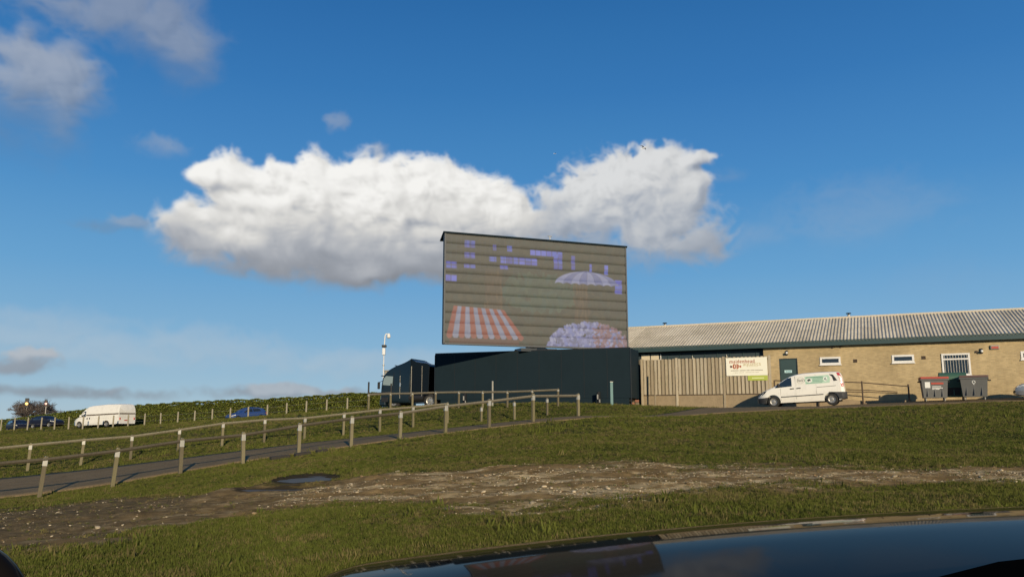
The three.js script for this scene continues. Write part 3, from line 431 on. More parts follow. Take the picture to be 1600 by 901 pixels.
function sidePatch(poly, hw, off, side = 1) { // thin piece that lies on the flank
  const sub = []; poly.forEach((p, i) => { const q = poly[(i + 1) % poly.length], n = Math.max(1, Math.ceil(Math.hypot(q[0] - p[0], q[1] - p[1]) / 0.15)); for (let k = 0; k < n; k++) sub.push([lerp(p[0], q[0], k / n), lerp(p[1], q[1], k / n)]); });
  const f = THREE.ShapeUtils.triangulateShape(sub.map((p) => new THREE.Vector2(...p)), []), V = [], I = [], n = sub.length, xs = sub.map((p) => p[0]), ys = sub.map((p) => p[1]), ax = Math.min(...xs), bx = Math.max(...xs), ay = Math.min(...ys), by = Math.max(...ys), U = [];
  for (const o of [off, off - 0.02]) for (const p of sub) { V.push(p[0], p[1], side * (hw(p[0], p[1]) + o)); U.push(side > 0 ? (p[0] - ax) / (bx - ax) : 1 - (p[0] - ax) / (bx - ax), (p[1] - ay) / (by - ay)); }
  for (const t of f) { side > 0 ? I.push(t[0], t[1], t[2]) : I.push(t[0], t[2], t[1]); }
  for (let i = 0; i < n; i++) { const j = (i + 1) % n; side > 0 ? I.push(i, i + n, j, j, i + n, j + n) : I.push(i, j, i + n, j, j + n, i + n); }
  const g = new THREE.BufferGeometry(); g.setAttribute('position', new THREE.Float32BufferAttribute(V, 3)); g.setAttribute('uv', new THREE.Float32BufferAttribute(U, 2)); g.setIndex(I); const k = g.toNonIndexed(); k.computeVertexNormals(); return k;
}
function topPatch(sa, sb, top, wa, wb, off) { // glass on a raked screen, from station sa to sb
  const V = [], I = [], n = 6, m = 8; for (let i = 0; i <= n; i++) { const t = i / n, s = lerp(sa, sb, t), y = interp(s, top[0], top[1]) + off, w = lerp(wa, wb, t); for (let k = 0; k <= m; k++) V.push(s - off, y + 0.012 - 0.05 * Math.pow(Math.abs(k / m * 2 - 1), 3), lerp(-w, w, k / m)); }
  for (let i = 0; i < n; i++) for (let k = 0; k < m; k++) { const a = i * (m + 1) + k; I.push(a, a + 1, a + m + 1, a + 1, a + m + 2, a + m + 1); }
  const g = new THREE.BufferGeometry(); g.setAttribute('position', new THREE.Float32BufferAttribute(V, 3)); g.setIndex(I); g.computeVertexNormals(); return g;
}
function wheel(parent, x, y, z, r, side, w = 0.2) {
  const g = new THREE.Group(); g.name = 'wheel'; g.position.set(x, y, z); parent.add(g);
  const lat = (pts) => new THREE.LatheGeometry(pts.map((p) => new THREE.Vector2(p[0], p[1])), 28).rotateX(Math.PI / 2);
  mesh('tyre', lat([[r * 0.62, -w / 2], [r * 0.9, -w / 2], [r * 0.98, -w * 0.38], [r, -w * 0.2], [r, w * 0.2], [r * 0.98, w * 0.38], [r * 0.9, w / 2], [r * 0.62, w / 2]]), M.tyre, g);
  const rim = [lat([[0.001, side * w * 0.34], [r * 0.2, side * w * 0.36], [r * 0.24, side * w * 0.26], [r * 0.5, side * w * 0.24], [r * 0.56, side * w * 0.44], [r * 0.66, side * w * 0.47], [r * 0.66, side * w * 0.2]])];
  mesh('rim', rim, M.rim, g); const holes = []; for (let k = 0; k < 8; k++) { const a = k / 8 * 6.283; holes.push(new THREE.CylinderGeometry(r * 0.055, r * 0.055, 0.012, 10).rotateX(Math.PI / 2).translate(Math.cos(a) * r * 0.4, Math.sin(a) * r * 0.4, side * w * 0.26)); } mesh('vent_hole', holes, M.black, g);
  return g;
}

// delivery van
{
  const L = 4.75, W = 0.95, top = [[0, 0.05, 0.14, 0.3, 0.62, 0.95, 1.25, 1.55, 1.85, 2.15, 2.6, 3.4, 4.3, 4.52, 4.64, 4.72, 4.75], [0.62, 0.74, 0.84, 0.93, 1.05, 1.18, 1.38, 1.57, 1.72, 1.81, 1.87, 1.89, 1.87, 1.83, 1.72, 1.3, 0.75]], bot = [[0, 0.3, 4.4, 4.75], [0.3, 0.24, 0.26, 0.42]];
  const hw = (s, y) => W * (1 - 0.3 * Math.pow(clamp(1 - s / 0.55), 2.2) - 0.14 * Math.pow(clamp((s - 4.55) / 0.2), 2)) * (1 - 0.11 * Math.pow(clamp((y - 0.95) / 0.95), 1.35)) * (1 - 0.05 * smooth(0.5, 0.24, y));
  const v = thing('delivery_van', 'white panel van with green side lettering parked before the brick wall', 'van');
  const ax = [[0.88, 0.33], [4.02, 0.33]];
  const body = mesh('body', cutWheels(loftBody({ L, top, bot, hw, round: 0.1 }), ax, 0.39), M.vanWhite, v);
  const hwB = (s, y) => hw(s, y) + 0.018, slab = (a, b, lo, hi) => { const g = loftBody({ L: b - a, top: [[0, b - a], hi], bot: [[0, b - a], lo], hw: (s, y) => hwB(s + a, y), round: 0.03 }); g.translate(a, 0, 0); return cutWheels(g, ax, 0.39); };
  mesh('front_bumper', slab(-0.03, 0.86, [0.27, 0.22], [0.56, 0.62]), M.vanGrey, v); mesh('rear_bumper', slab(3.9, 4.79, [0.26, 0.36], [0.76, 0.72]), M.vanGrey, v);
  mesh('windscreen', topPatch(0.98, 2.0, top, 0.8, 0.7, 0.006), M.glass, v);
  for (const sd of [1, -1]) {
    mesh('side_window', sidePatch([[1.0, 1.1], [1.95, 1.16], [1.95, 1.66], [1.76, 1.63], [1.35, 1.39]], hw, 0.006, sd), M.glass, v);
    mesh('side_trim', sidePatch([[1.32, 0.55], [3.6, 0.6], [3.6, 0.65], [1.32, 0.6]], hw, 0.02, sd), M.vanGrey, v);
    mesh('door_seam', [sidePatch([[2.14, 0.34], [2.16, 0.34], [2.16, 1.72], [2.14, 1.72]], hw, 0.003, sd), sidePatch([[3.25, 0.66], [3.265, 0.66], [3.265, 1.74], [3.25, 1.74]], hw, 0.003, sd), sidePatch([[1.3, 0.4], [1.315, 0.4], [1.315, 1.05], [1.3, 1.05]], hw, 0.003, sd), sidePatch([[3.28, 1.02], [4.3, 1.06], [4.3, 1.085], [3.28, 1.045]], hw, 0.004, sd)], M.vanGrey, v);
    mesh('door_handle', sidePatch([[1.84, 0.99], [2.06, 1.0], [2.06, 1.05], [1.84, 1.04]], hw, 0.03, sd), M.black, v); mesh('door_handle', sidePatch([[2.2, 1.0], [2.42, 1.01], [2.42, 1.06], [2.2, 1.05]], hw, 0.03, sd), M.black, v);
    mesh('tail_light', sidePatch([[4.38, 1.8], [4.54, 1.78], [4.66, 1.5], [4.715, 1.02], [4.6, 1.0], [4.52, 1.45]], hw, 0.008, sd), M.red, v);
    mesh('rear_quarter_mark', sidePatch([[3.98, 1.74], [4.2, 1.7], [4.4, 1.36], [4.2, 1.34], [4.14, 1.58]], hw, 0.006, sd), M.black, v);
    mesh('headlight', sidePatch([[0.1, 0.64], [0.42, 0.8], [0.56, 0.97], [0.3, 0.9], [0.1, 0.78]], hw, 0.006, sd), M.glass, v);
    mesh('wing_mirror', rbox(0.14, 0.2, 0.2, 1.22, 1.24, sd * 1.0, 0.05, 3), M.black, v);
    for (const a of ax) wheel(v, a[0], a[1], sd * 0.82, 0.325, sd);
  }
  const cv = document.createElement('canvas'); cv.width = 1024; cv.height = 256; const c = cv.getContext('2d');
  c.fillStyle = '#e9e6da'; c.fillRect(0, 0, 1024, 256); c.fillStyle = '#b9d6bf'; c.beginPath(); c.moveTo(250, 30); c.lineTo(930, 10); c.quadraticCurveTo(1010, 60, 960, 230); c.lineTo(260, 240); c.fill();
  c.strokeStyle = '#8d7f76'; c.lineWidth = 6; c.beginPath(); c.ellipse(122, 128, 106, 84, -0.1, 0, 7); c.stroke(); c.fillStyle = '#e9e6da'; c.fillRect(10, 88, 240, 78); c.fillStyle = '#4a3f3c'; c.font = 'italic bold 104px serif'; c.fillText('Huck\u2019s', 8, 162, 240);
  c.fillStyle = '#f0efe6'; c.beginPath(); c.ellipse(378, 140, 76, 66, 0, 0, 7); c.fill(); c.fillStyle = '#3c4a3e'; c.beginPath(); c.ellipse(372, 128, 52, 30, -0.3, 0, 7); c.fill(); c.fillRect(330, 140, 96, 14); c.fillStyle = '#6c7a66'; c.beginPath(); c.ellipse(350, 168, 18, 10, 0, 0, 7); c.fill();
  c.fillStyle = '#3f7a62'; for (const [yy, w0] of [[44, 470], [86, 300], [122, 280], [158, 300], [200, 460]]) for (let k = 0; k < w0; k += 26) c.fillRect((yy === 86 || yy === 122 || yy === 158 ? 480 : 290) + k, yy, 19, yy === 44 ? 26 : 16);
  c.fillStyle = '#eef0e8'; c.beginPath(); c.ellipse(850, 116, 56, 66, 0, 0, 7); c.fill(); c.fillStyle = '#4d6b5c'; c.beginPath(); c.ellipse(840, 110, 16, 40, 0.4, 0, 7); c.fill(); c.beginPath(); c.ellipse(868, 140, 14, 22, 0, 0, 7); c.fill();
  const t = new THREE.CanvasTexture(cv); t.colorSpace = THREE.SRGBColorSpace;
  mesh('side_graphic', sidePatch([[2.22, 1.2], [4.02, 1.26], [4.1, 1.5], [3.95, 1.72], [2.22, 1.7]], hw, 0.004, 1), std(lin(0.85, 0.85, 0.85), 0.4, { map: t }), v);
  mesh('front_grille', rbox(0.06, 0.16, 0.9, 0.02, 0.66, 0, 0.02), M.black, v); mesh('number_plate', box(0.02, 0.11, 0.5, -0.012, 0.48, 0), M.paper, v);
  mesh('underside', box(4.2, 0.18, 1.5, 2.4, 0.3, 0), M.black, v);
  // nose on the lower, left side
  v.scale.setScalar(0.98); const fx = 15.2, fz = -46.3, d = [Math.cos(BT), -Math.sin(BT)], xn = fx - d[0] * 0.862, zn = fz - d[1] * 0.862, yF = H0(fx, fz) + 0.04, yR = H0(fx + d[0] * 3.08, fz + d[1] * 3.08) + 0.04;
  v.rotation.order = 'YZX'; v.rotation.y = BT; v.rotation.z = Math.atan2(yR - yF, 3.08) + 0.012; v.position.set(xn, yF - 0.933 * Math.sin(v.rotation.z), zn);
}
// small cars
function car(name, label, paint, x, z, turn, group, opt = {}) {
  const L = 4.1, W = 0.86, top = [[0, 0.08, 0.3, 0.9, 1.15, 1.5, 1.95, 2.5, 3.1, 3.6, 3.95, 4.06, 4.1], [0.55, 0.68, 0.8, 0.93, 1.0, 1.22, 1.41, 1.46, 1.43, 1.32, 1.0, 0.82, 0.6]], bot = [[0, 0.3, 3.8, 4.1], [0.28, 0.2, 0.22, 0.34]];
  const hw = (s, y) => W * (1 - 0.24 * Math.pow(clamp(1 - s / 0.6), 2) - 0.18 * Math.pow(clamp((s - 3.6) / 0.5), 2)) * (1 - 0.24 * Math.pow(clamp((y - 0.85) / 0.6), 1.2)) * (1 - 0.06 * smooth(0.45, 0.2, y));
  const v = thing(name, label, 'car', [0, 0, 0], 0, group), ax = [[0.75, 0.3], [3.3, 0.3]];
  mesh('body', cutWheels(loftBody({ L, top, bot, hw, round: 0.08 }), ax, 0.35), paint, v);
  mesh('windscreen', topPatch(1.14, 1.92, top, 0.66, 0.56, 0.006), M.glass, v); mesh('rear_window', topPatch(3.28, 3.86, top, 0.56, 0.6, 0.006).translate(0.012, 0, 0), M.glass, v);
  for (const sd of [1, -1]) {
    mesh('side_window', sidePatch([[1.42, 0.98], [2.38, 0.98], [2.38, 1.36], [1.95, 1.33]], hw, 0.006, sd), M.glass, v); mesh('side_window', sidePatch([[2.46, 0.98], [3.35, 1.02], [3.2, 1.28], [2.46, 1.36]], hw, 0.006, sd), M.glass, v);
    mesh('headlight', sidePatch([[0.06, 0.6], [0.45, 0.68], [0.5, 0.78], [0.12, 0.7]], hw, 0.006, sd), M.lamp, v); mesh('tail_light', sidePatch([[3.88, 0.72], [4.05, 0.68], [4.02, 0.86], [3.88, 0.96]], hw, 0.006, sd), M.red, v);
    mesh('wing_mirror', rbox(0.1, 0.12, 0.18, 1.5, 1.0, sd * 0.92, 0.04, 3), M.black, v);
    for (const a of ax) wheel(v, a[0], a[1], sd * 0.74, 0.3, sd, 0.18);
  }
  mesh('front_bumper', rbox(0.08, 0.16, 1.1, 0.02, 0.4, 0, 0.04), M.black, v); mesh('number_plate', box(0.02, 0.11, 0.5, 4.1, 0.56, 0), M.paper, v); mesh('underside', box(3.5, 0.14, 1.3, 2.05, 0.27, 0), M.black, v);
  const d = [Math.cos(turn), -Math.sin(turn)], a = [x - d[0] * 1.28, z - d[1] * 1.28], b = [x + d[0] * 1.28, z + d[1] * 1.28], ya = ground(...a), yb = ground(...b), lift = onPath(x, z) ? 0.035 : 0;
  v.rotation.order = 'YZX'; v.rotation.y = turn; v.rotation.z = Math.atan2(yb - ya, 2.56); v.position.set(x - d[0] * 2.025, (ya + yb) / 2 - 2.025 * Math.sin(v.rotation.z) + lift, z - d[1] * 2.025); return v;
}
const navy = phy(lin(0.01, 0.012, 0.025), 0.4, { specularIntensity: 0.4 }), bluePaint = phy(lin(0.02, 0.05, 0.17), 0.4, { specularIntensity: 0.5 }), silver = phy(lin(0.33, 0.34, 0.36), 0.35, { metalness: 0.4, clearcoat: 1 });
car('parked_car', 'dark navy hatchback with its red tail light towards us by hedge', navy, -60.2, -98.5, 2.4, 'dark cars by the hedge');
car('parked_car', 'dark navy hatchback with pale headlight beside the white motorhome', navy, -55.6, -96.5, -0.35 + Math.PI, 'dark cars by the hedge');
car('blue_car', 'bright blue hatchback parked in front of the green hedge', bluePaint, -28.6, -86.8, 0.75);
car('silver_car', 'silver car nose at the far end of the brick wall', silver, 29.0, -42.5, BT - 0.05);

// white motorhome on the left
{
  const L = 6.4, W = 1.08, top = [[0, 0.1, 0.5, 0.95, 1.3, 1.75, 2.1, 2.6, 4.5, 6.1, 6.3, 6.4], [0.75, 0.95, 1.18, 1.36, 1.85, 2.35, 2.56, 2.66, 2.76, 2.74, 2.68, 2.4]], bot = [[0, 0.4, 6.0, 6.4], [0.34, 0.28, 0.32, 0.45]];
  const hw = (s, y) => W * (1 - 0.22 * Math.pow(clamp(1 - s / 0.9), 2)) * (1 - 0.2 * Math.pow(clamp((y - 1.6) / 1.2), 1.4));
  const v = thing('motorhome', 'white high-top motorhome with brown side stripe by the hedge', 'motorhome'), ax = [[0.95, 0.36], [4.7, 0.36]];
  mesh('body', cutWheels(loftBody({ L, top, bot, hw, round: 0.16 }), ax, 0.43), M.vanWhite, v);
  mesh('windscreen', topPatch(0.98, 1.85, top, 0.86, 0.74, 0.006), M.glass, v);
  const brown = std(lin(0.09, 0.065, 0.045), 0.6);
  for (const sd of [1, -1]) {
    mesh('cab_window', sidePatch([[1.1, 1.3], [1.85, 1.3], [1.85, 1.98], [1.62, 1.98], [1.36, 1.72]], hw, 0.008, sd), M.glass, v);
    mesh('stripe', sidePatch([[1.9, 1.42], [6.35, 1.48], [6.35, 1.63], [1.9, 1.57]], hw, 0.008, sd), brown, v);
    mesh('vent', sidePatch([[2.0, 0.98], [2.12, 0.98], [2.12, 1.2], [2.0, 1.2]], hw, 0.01, sd), M.black, v); mesh('vent', sidePatch([[2.34, 1.0], [2.46, 1.0], [2.46, 1.22], [2.34, 1.22]], hw, 0.01, sd), M.black, v);
    mesh('tail_light', rbox(0.06, 0.3, 0.14, 6.4, 0.95, sd * 0.92, 0.02), M.red, v); mesh('headlight', sidePatch([[0.08, 0.72], [0.5, 0.85], [0.55, 1.0], [0.15, 0.9]], hw, 0.006, sd), M.lamp, v);
    mesh('wing_mirror', rbox(0.14, 0.28, 0.2, 1.2, 1.42, sd * 1.15, 0.05, 3), M.white, v);
    for (const a of ax) wheel(v, a[0], a[1], sd * 0.95, 0.36, sd, 0.22);
  }
  mesh('rear_stripe', box(0.03, 0.15, 2.05, 6.4, 1.555, 0), brown, v); mesh('number_plate', box(0.02, 0.12, 0.52, 6.41, 0.75, 0.1), M.redPlastic, v); mesh('rear_bumper', rbox(0.12, 0.22, 2.05, 6.4, 0.42, 0, 0.05), M.white, v); mesh('rear_light', box(0.02, 0.08, 0.3, 6.3, 2.62, 0), M.redPlastic, v);
  mesh('roof_join', bar([6.36, 1.62, -0.9], [6.36, 2.55, -0.72], 0.03), M.white, v); mesh('underside', box(5.6, 0.2, 1.7, 3.2, 0.36, 0), M.black, v);
  v.scale.set(1.06, 0.9, 1.06); const turn = -0.36, x = -46.0, z = -90.5, d = [Math.cos(turn), -Math.sin(turn)], ya = ground(x - d[0] * 1.9, z - d[1] * 1.9), yb = ground(x + d[0] * 1.9, z + d[1] * 1.9);
  v.rotation.order = 'YZX'; v.rotation.y = turn; v.rotation.z = Math.atan2(yb - ya, 3.8) + 0.01; v.position.set(x - d[0] * 3.1, (ya + yb) / 2 - 3.1 * Math.sin(v.rotation.z), z - d[1] * 3.1);
}

// ------------------------------------------------------------------ the screen lorry
{
  const TT = -0.3668, ox = -5.43, oz = -56, oy = 2.02;
  const k = thing('screen_lorry', 'dark articulated lorry carrying a huge outdoor cinema screen on its trailer', 'lorry', [ox, oy, oz], TT);
  // trailer: near side on local z = 0
  const tr = mesh('trailer_body', rbox(13.95, 3.2, 2.5, 6.975, 2.16, -1.25, 0.04), M.trailer, k);
  mesh('side_skirt', rbox(13.3, 0.62, 0.05, 7.15, 0.26, -0.03, 0.01), M.trailer, tr);
  mesh('corner_strip', [box(0.05, 3.6, 0.05, 13.94, 1.95, 0.012), box(0.04, 3.1, 0.04, 0.03, 2.1, 0.012)], M.truck, tr);
  for (let i = 1; i < 9; i++) mesh('panel_seam', box(0.02, 3.1, 0.012, i * 1.55, 2.15, 0.004), M.black, tr);
  mesh('roof_rail', [box(13.9, 0.06, 0.06, 6.97, 3.78, -0.06), box(13.9, 0.06, 0.06, 6.97, 3.78, -2.44)], M.black, tr);
  mesh('roof_hatch', extr([[5.6, 3.755], [8.3, 3.755], [8.0, 3.98], [6.3, 4.0]], 1.8).translate(0, 0, -2.1), M.truck, tr);
  for (const x of [10.2, 11.5, 12.8]) for (const sd of [1, -1]) wheel(k, x, 0.5, sd > 0 ? -0.25 : -2.25, 0.5, sd, 0.32);
  for (const x of [2.4, 11.85]) { const l = mesh('landing_leg', [box(0.16, 0.95, 0.14, x, 0.5, 0.06), box(0.36, 0.06, 0.32, x, 0.07, 0.08)], M.black, k); mesh('leg_handle', [box(0.09, 0.3, 0.03, x - 0.08, 0.66, 0.14), box(0.06, 0.2, 0.03, x + 0.06, 0.4, 0.14)], M.galv, l); }
  // tractor cab
  const prof = new THREE.SplineCurve([[-4.31, 1.1], [-4.27, 1.65], [-4.17, 2.15], [-4.02, 2.42], [-3.7, 2.72], [-3.2, 2.97], [-2.6, 3.17], [-2.2, 3.34], [-1.92, 3.5]].map((p) => new THREE.Vector2(...p))).getPoints(36).map((p) => [p.x, p.y]);
  const cabMat = phy(lin(0.007, 0.014, 0.019), 0.3, { specularIntensity: 0.5, clearcoat: 0.5, clearcoatRoughness: 0.12 }), fairMat = phy(lin(0.004, 0.006, 0.008), 0.25, { specularIntensity: 0.5 });
  const cab = mesh('cab', toCreasedNormals(extr([[-4.3, 0.62], [-4.22, 0.36], [-1.92, 0.36], ...prof.slice().reverse()], 2.4, 0.12).translate(0, 0, -2.42), 0.9), cabMat, k);
  mesh('sun_visor', rbox(0.3, 0.05, 2.2, -4.22, 2.33, -1.22, 0.02).rotateZ(0), M.black, cab);
  mesh('side_window', extr([[-4.12, 1.66], [-3.34, 1.6], [-3.3, 2.26], [-3.86, 2.3], [-4.05, 2.12]], 0.03, 0.006).translate(0, 0, -0.022), phy(lin(0.2, 0.25, 0.25), 0.08, { clearcoat: 1 }), cab);
  for (const [lx, ly] of [[-2.75, 1.75], [-3.24, 1.6]]) mesh('door_line', box(0.02, 1.9, 0.012, lx, ly, -0.018), M.black, cab);
  mesh('door_handle', rbox(0.08, 0.3, 0.05, -2.72, 1.66, 0.0, 0.025), M.chrome, cab); mesh('grab_rail', bar([-2.72, 0.7, 0.0], [-2.72, 2.3, 0.0], 0.014), M.galv, cab);
  mesh('roof_lamp_bar', bar([-3.3, 3.05, -2.2], [-3.3, 3.05, -0.25], 0.03), M.black, cab);
  mesh('windscreen', box(0.03, 0.85, 2.0, -4.235, 1.85, -1.22, 0, 0, -0.14), M.glass, cab);
  mesh('step', rbox(0.5, 0.34, 0.06, -3.95, 0.62, -0.01, 0.02), M.black, cab);
  for (const sd of [0.14, -2.58]) mesh('mirror', [rbox(0.16, 0.5, 0.16, -4.36, 1.62, sd, 0.05), bar([-4.15, 1.95, sd - Math.sign(sd) * 0.14], [-4.34, 1.85, sd], 0.02)], M.black, cab);
  for (const sd of [-0.35, -2.1]) mesh('headlight', rbox(0.06, 0.24, 0.4, -4.33, 0.75, sd, 0.04), M.lamp, cab);
  mesh('front_bumper', rbox(0.5, 0.5, 2.45, -4.12, 0.42, -1.22, 0.1), cabMat, cab);
  const fp = [[-1.9, 0.9], [-0.5, 0.9], [-0.44, 2.92], [-0.52, 3.08], [-0.75, 3.15], [-1.1, 3.18], [-1.45, 3.24], [-1.72, 3.36], [-1.9, 3.48]];
  for (const z of [-0.14, -2.4]) mesh('wind_deflector', extr(fp, 0.08, 0.02).translate(0, 0, z), fairMat, k);
  mesh('deflector_roof', extr([[-1.9, 2.9], [-0.5, 2.9], [-0.46, 2.92], [-0.54, 3.06], [-1.1, 3.16], [-1.45, 3.22], [-1.9, 3.45]], 2.1).translate(0, 0, -2.3), fairMat, k);
  for (const [lx, ww] of [[-1.84, 0.04], [-1.0, 0.022]]) mesh('fairing_edge', box(ww, 2.1, 0.03, lx, 1.9, -0.04), M.concrete, k);
  mesh('fuel_tank', bar([-2.2, 0.75, -0.35], [-0.9, 0.75, -0.35], 0.33, 0.33, 20), M.black, k);
  mesh('chassis', [box(5.0, 0.28, 0.9, -1.3, 0.72, -1.22), box(13.4, 0.24, 1.1, 7, 0.5, -1.22)], M.black, k);
  for (const x of [-3.3, -0.4]) for (const sd of [1, -1]) wheel(k, x, 0.5, sd > 0 ? -0.3 : -2.15, 0.5, sd, 0.3);
  // screen on its mast, turned towards the field
  const S = new THREE.Group(); S.name = 'screen'; S.position.set(1.86, 6.12, -53.6); S.rotation.y = 0.3473; scene.add(S);
  const w = 13.42, h = 7.26, rows = 11, TW = 1024, TH = 560;
  // a generic film still: striped stall canopy, pale blossom, blue window panes and an open parasol in a garden
  const blues = [[0.13, 0.085, 0.028, 0.035], [0.13, 0.19, 0.028, 0.03], [0.035, 0.29, 0.03, 0.035], [0.035, 0.41, 0.03, 0.03], [0.13, 0.29, 0.03, 0.02], [0.25, 0.21, 0.02, 0.025], [0.54, 0.12, 0.09, 0.028], [0.39, 0.21, 0.1, 0.035], [0.605, 0.19, 0.025, 0.075], [0.69, 0.19, 0.012, 0.07], [0.31, 0.28, 0.022, 0.02], [0.26, 0.1, 0.01, 0.03], [0.34, 0.1, 0.014, 0.03], [0.88, 0.24, 0.012, 0.05], [0.95, 0.4, 0.022, 0.07], [0.79, 0.23, 0.008, 0.04]];
  const cp = document.createElement('canvas'); cp.width = TW; cp.height = TH; const pc = cp.getContext('2d'), pr = rng(808);
  const X = (u) => u * TW, Y = (v) => v * TH, blob = (u, v, a, b, c, rot = 0) => { pc.fillStyle = c; pc.beginPath(); pc.ellipse(X(u), Y(v), X(a), Y(b), rot, 0, 7); pc.fill(); };
  pc.fillStyle = '#2b2a20'; pc.fillRect(0, 0, TW, TH);
  for (let i = 0; i < 900; i++) blob(pr(), pr(), 0.008 + pr() * 0.02, 0.01 + pr() * 0.02, ['#2a3024', '#333324', '#1f2420', '#3a3526', '#29332c'][Math.floor(pr() * 5)], pr() * 3);
  for (let i = 0; i < 260; i++) { const a = pr() * 6.28, q = Math.sqrt(pr()); blob(0.5 + Math.cos(a) * q * 0.2, 0.5 + Math.sin(a) * q * 0.17, 0.015 + pr() * 0.02, 0.012 + pr() * 0.015, ['#35473a', '#2e4036', '#3d4c3c', '#324a42'][Math.floor(pr() * 4)], pr() * 3); }
  pc.fillStyle = '#433626'; for (const [u, w2] of [[0.255, 0.05], [0.735, 0.045]]) { pc.beginPath(); pc.moveTo(X(u - w2), Y(0.78)); pc.quadraticCurveTo(X(u - w2 * 0.4), Y(0.5), X(u - w2), Y(0.3)); pc.lineTo(X(u + w2), Y(0.3)); pc.quadraticCurveTo(X(u + w2 * 0.5), Y(0.5), X(u + w2), Y(0.78)); pc.fill(); }
  for (let i = 0; i < 120; i++) { const k = i % 2; blob((k ? 0.735 : 0.255) + (pr() - 0.5) * 0.09, 0.32 + pr() * 0.42, 0.004, 0.02 + pr() * 0.03, ['#57442f', '#4d3a2c', '#3a2f24'][i % 3]); }
  for (const b of blues) { const nx = Math.max(1, Math.round(b[2] / 0.016)), ny = Math.max(1, Math.round(b[3] / 0.022)); for (let a = 0; a < nx; a++) for (let c = 0; c < ny; c++) { pc.fillStyle = ['#5a5fc4', '#6a72d6', '#4c50aa', '#5565c8'][Math.floor(pr() * 4)]; pc.fillRect(X(b[0] - b[2] + 2 * b[2] * a / nx) + 1, Y(b[1] - b[3] + 2 * b[3] * c / ny) + 1, X(2 * b[2] / nx) - 2.5, Y(2 * b[3] / ny) - 2.5); } }
  pc.strokeStyle = '#3a3a44'; pc.lineWidth = 2; for (let i = 0; i < 16; i++) { pc.beginPath(); pc.moveTo(X(0.01 + i * 0.025), Y(0.02)); pc.lineTo(X(0.01 + i * 0.025), Y(0.34)); pc.stroke(); if (i < 9) { pc.beginPath(); pc.moveTo(0, Y(0.03 + i * 0.036)); pc.lineTo(X(0.38), Y(0.03 + i * 0.036)); pc.stroke(); } }
  // parasol, upper right
  for (let i = 0; i < 8; i++) { pc.fillStyle = i % 2 ? '#6f76a8' : '#8f93ba'; pc.beginPath(); pc.moveTo(X(0.77), Y(0.26)); pc.quadraticCurveTo(X(0.6 + i * 0.042), Y(0.29), X(0.585 + i * 0.046), Y(0.4)); pc.quadraticCurveTo(X(0.608 + i * 0.046), Y(0.375), X(0.631 + i * 0.046), Y(0.4)); pc.quadraticCurveTo(X(0.64 + i * 0.042), Y(0.29), X(0.77), Y(0.26)); pc.fill(); }
  // stall canopy, lower left
  for (let i = 0; i < 13; i++) { const a = i / 13, b2 = (i + 1) / 13; pc.fillStyle = i % 2 ? '#8c8ea6' : '#95443a'; pc.beginPath(); pc.moveTo(X(0.05 + a * 0.26), Y(0.66 + a * 0.02)); pc.lineTo(X(0.05 + b2 * 0.26), Y(0.66 + b2 * 0.02)); pc.lineTo(X(0.015 + b2 * 0.4), Y(0.93)); pc.quadraticCurveTo(X(0.015 + (a + b2) * 0.2), Y(0.99), X(0.015 + a * 0.4), Y(0.93)); pc.fill(); }
  pc.fillStyle = '#57302a'; pc.fillRect(X(0.03), Y(0.95), X(0.36), Y(0.05));
  // blossom, lower right
  for (let i = 0; i < 1100; i++) { const a = pr() * Math.PI, q = Math.sqrt(pr()), u = 0.78 - Math.cos(a) * q * 0.24, v = 1.03 - Math.sin(a) * q * 0.27; blob(u, v, 0.005 + pr() * 0.008, 0.007 + pr() * 0.012, u > 0.8 && pr() < 0.55 ? ['#8a6470', '#7c5866', '#94707e'][i % 3] : ['#8d8fbe', '#7a7cab', '#a3a4c6', '#66688f', '#7f86c0'][i % 5], pr() * 3); }
  const raw = pc.getImageData(0, 0, TW, TH).data, lut = (v) => Math.pow(v / 255, 2.2);
  const T_pic = tex(TW, TH, (u, v0) => { let R_ = 0, G = 0, B = 0; const x = u * TW - 0.5, y = (1 - v0) * TH - 0.5; for (let a = -2; a <= 2; a += 2) for (let b = -2; b <= 2; b += 2) { const o = (clamp(Math.round(y + b), 0, TH - 1) * TW + clamp(Math.round(x + a), 0, TW - 1)) * 4; R_ += lut(raw[o]); G += lut(raw[o + 1]); B += lut(raw[o + 2]); } const n = (0.85 + 0.3 * fbm(u * 60, v0 * 34, 2)) / 9; return [R_ * n, G * n, B * n]; });
  const T_led = tex(512, 512, (u, v) => { const k2 = 0.86 + 0.1 * (Math.floor(u * 64) % 2) + 0.08 * (Math.floor(v * 64) % 2) + 0.12 * (fbm(u * 12, v * 12, 3, 12) - 0.5); return [k2, k2, k2]; });
  const led = std(lin(0.084, 0.083, 0.078), 0.75, { map: rep(T_led, 0.8, 0.8), emissive: lin(1, 1, 1), emissiveMap: T_pic, emissiveIntensity: 0.62 });
  T_led.channel = 1; led.map.channel = 1;
  for (let i = 0; i < rows; i++) { // louvred rows of light modules, lower lip turned in
    const y1 = h - i * h / rows - 0.004, y0 = h - (i + 1) * h / rows + 0.004, prof = [[y1, -0.01], [lerp(y1, y0, 0.1), 0.02], [lerp(y1, y0, 0.55), 0.03], [lerp(y1, y0, 0.75), 0.018], [lerp(y1, y0, 0.9), -0.02], [y0, -0.075]], V = [], U = [], U1 = [], I = [];
    prof.forEach(([y, z]) => { for (const x of [-w / 2 + 0.1, w / 2 - 0.1]) { V.push(x, y, z); U.push((x + w / 2) / w, y / h); U1.push(x, y); } });
    for (let a = 0; a < prof.length - 1; a++) I.push(2 * a, 2 * a + 2, 2 * a + 1, 2 * a + 1, 2 * a + 2, 2 * a + 3);
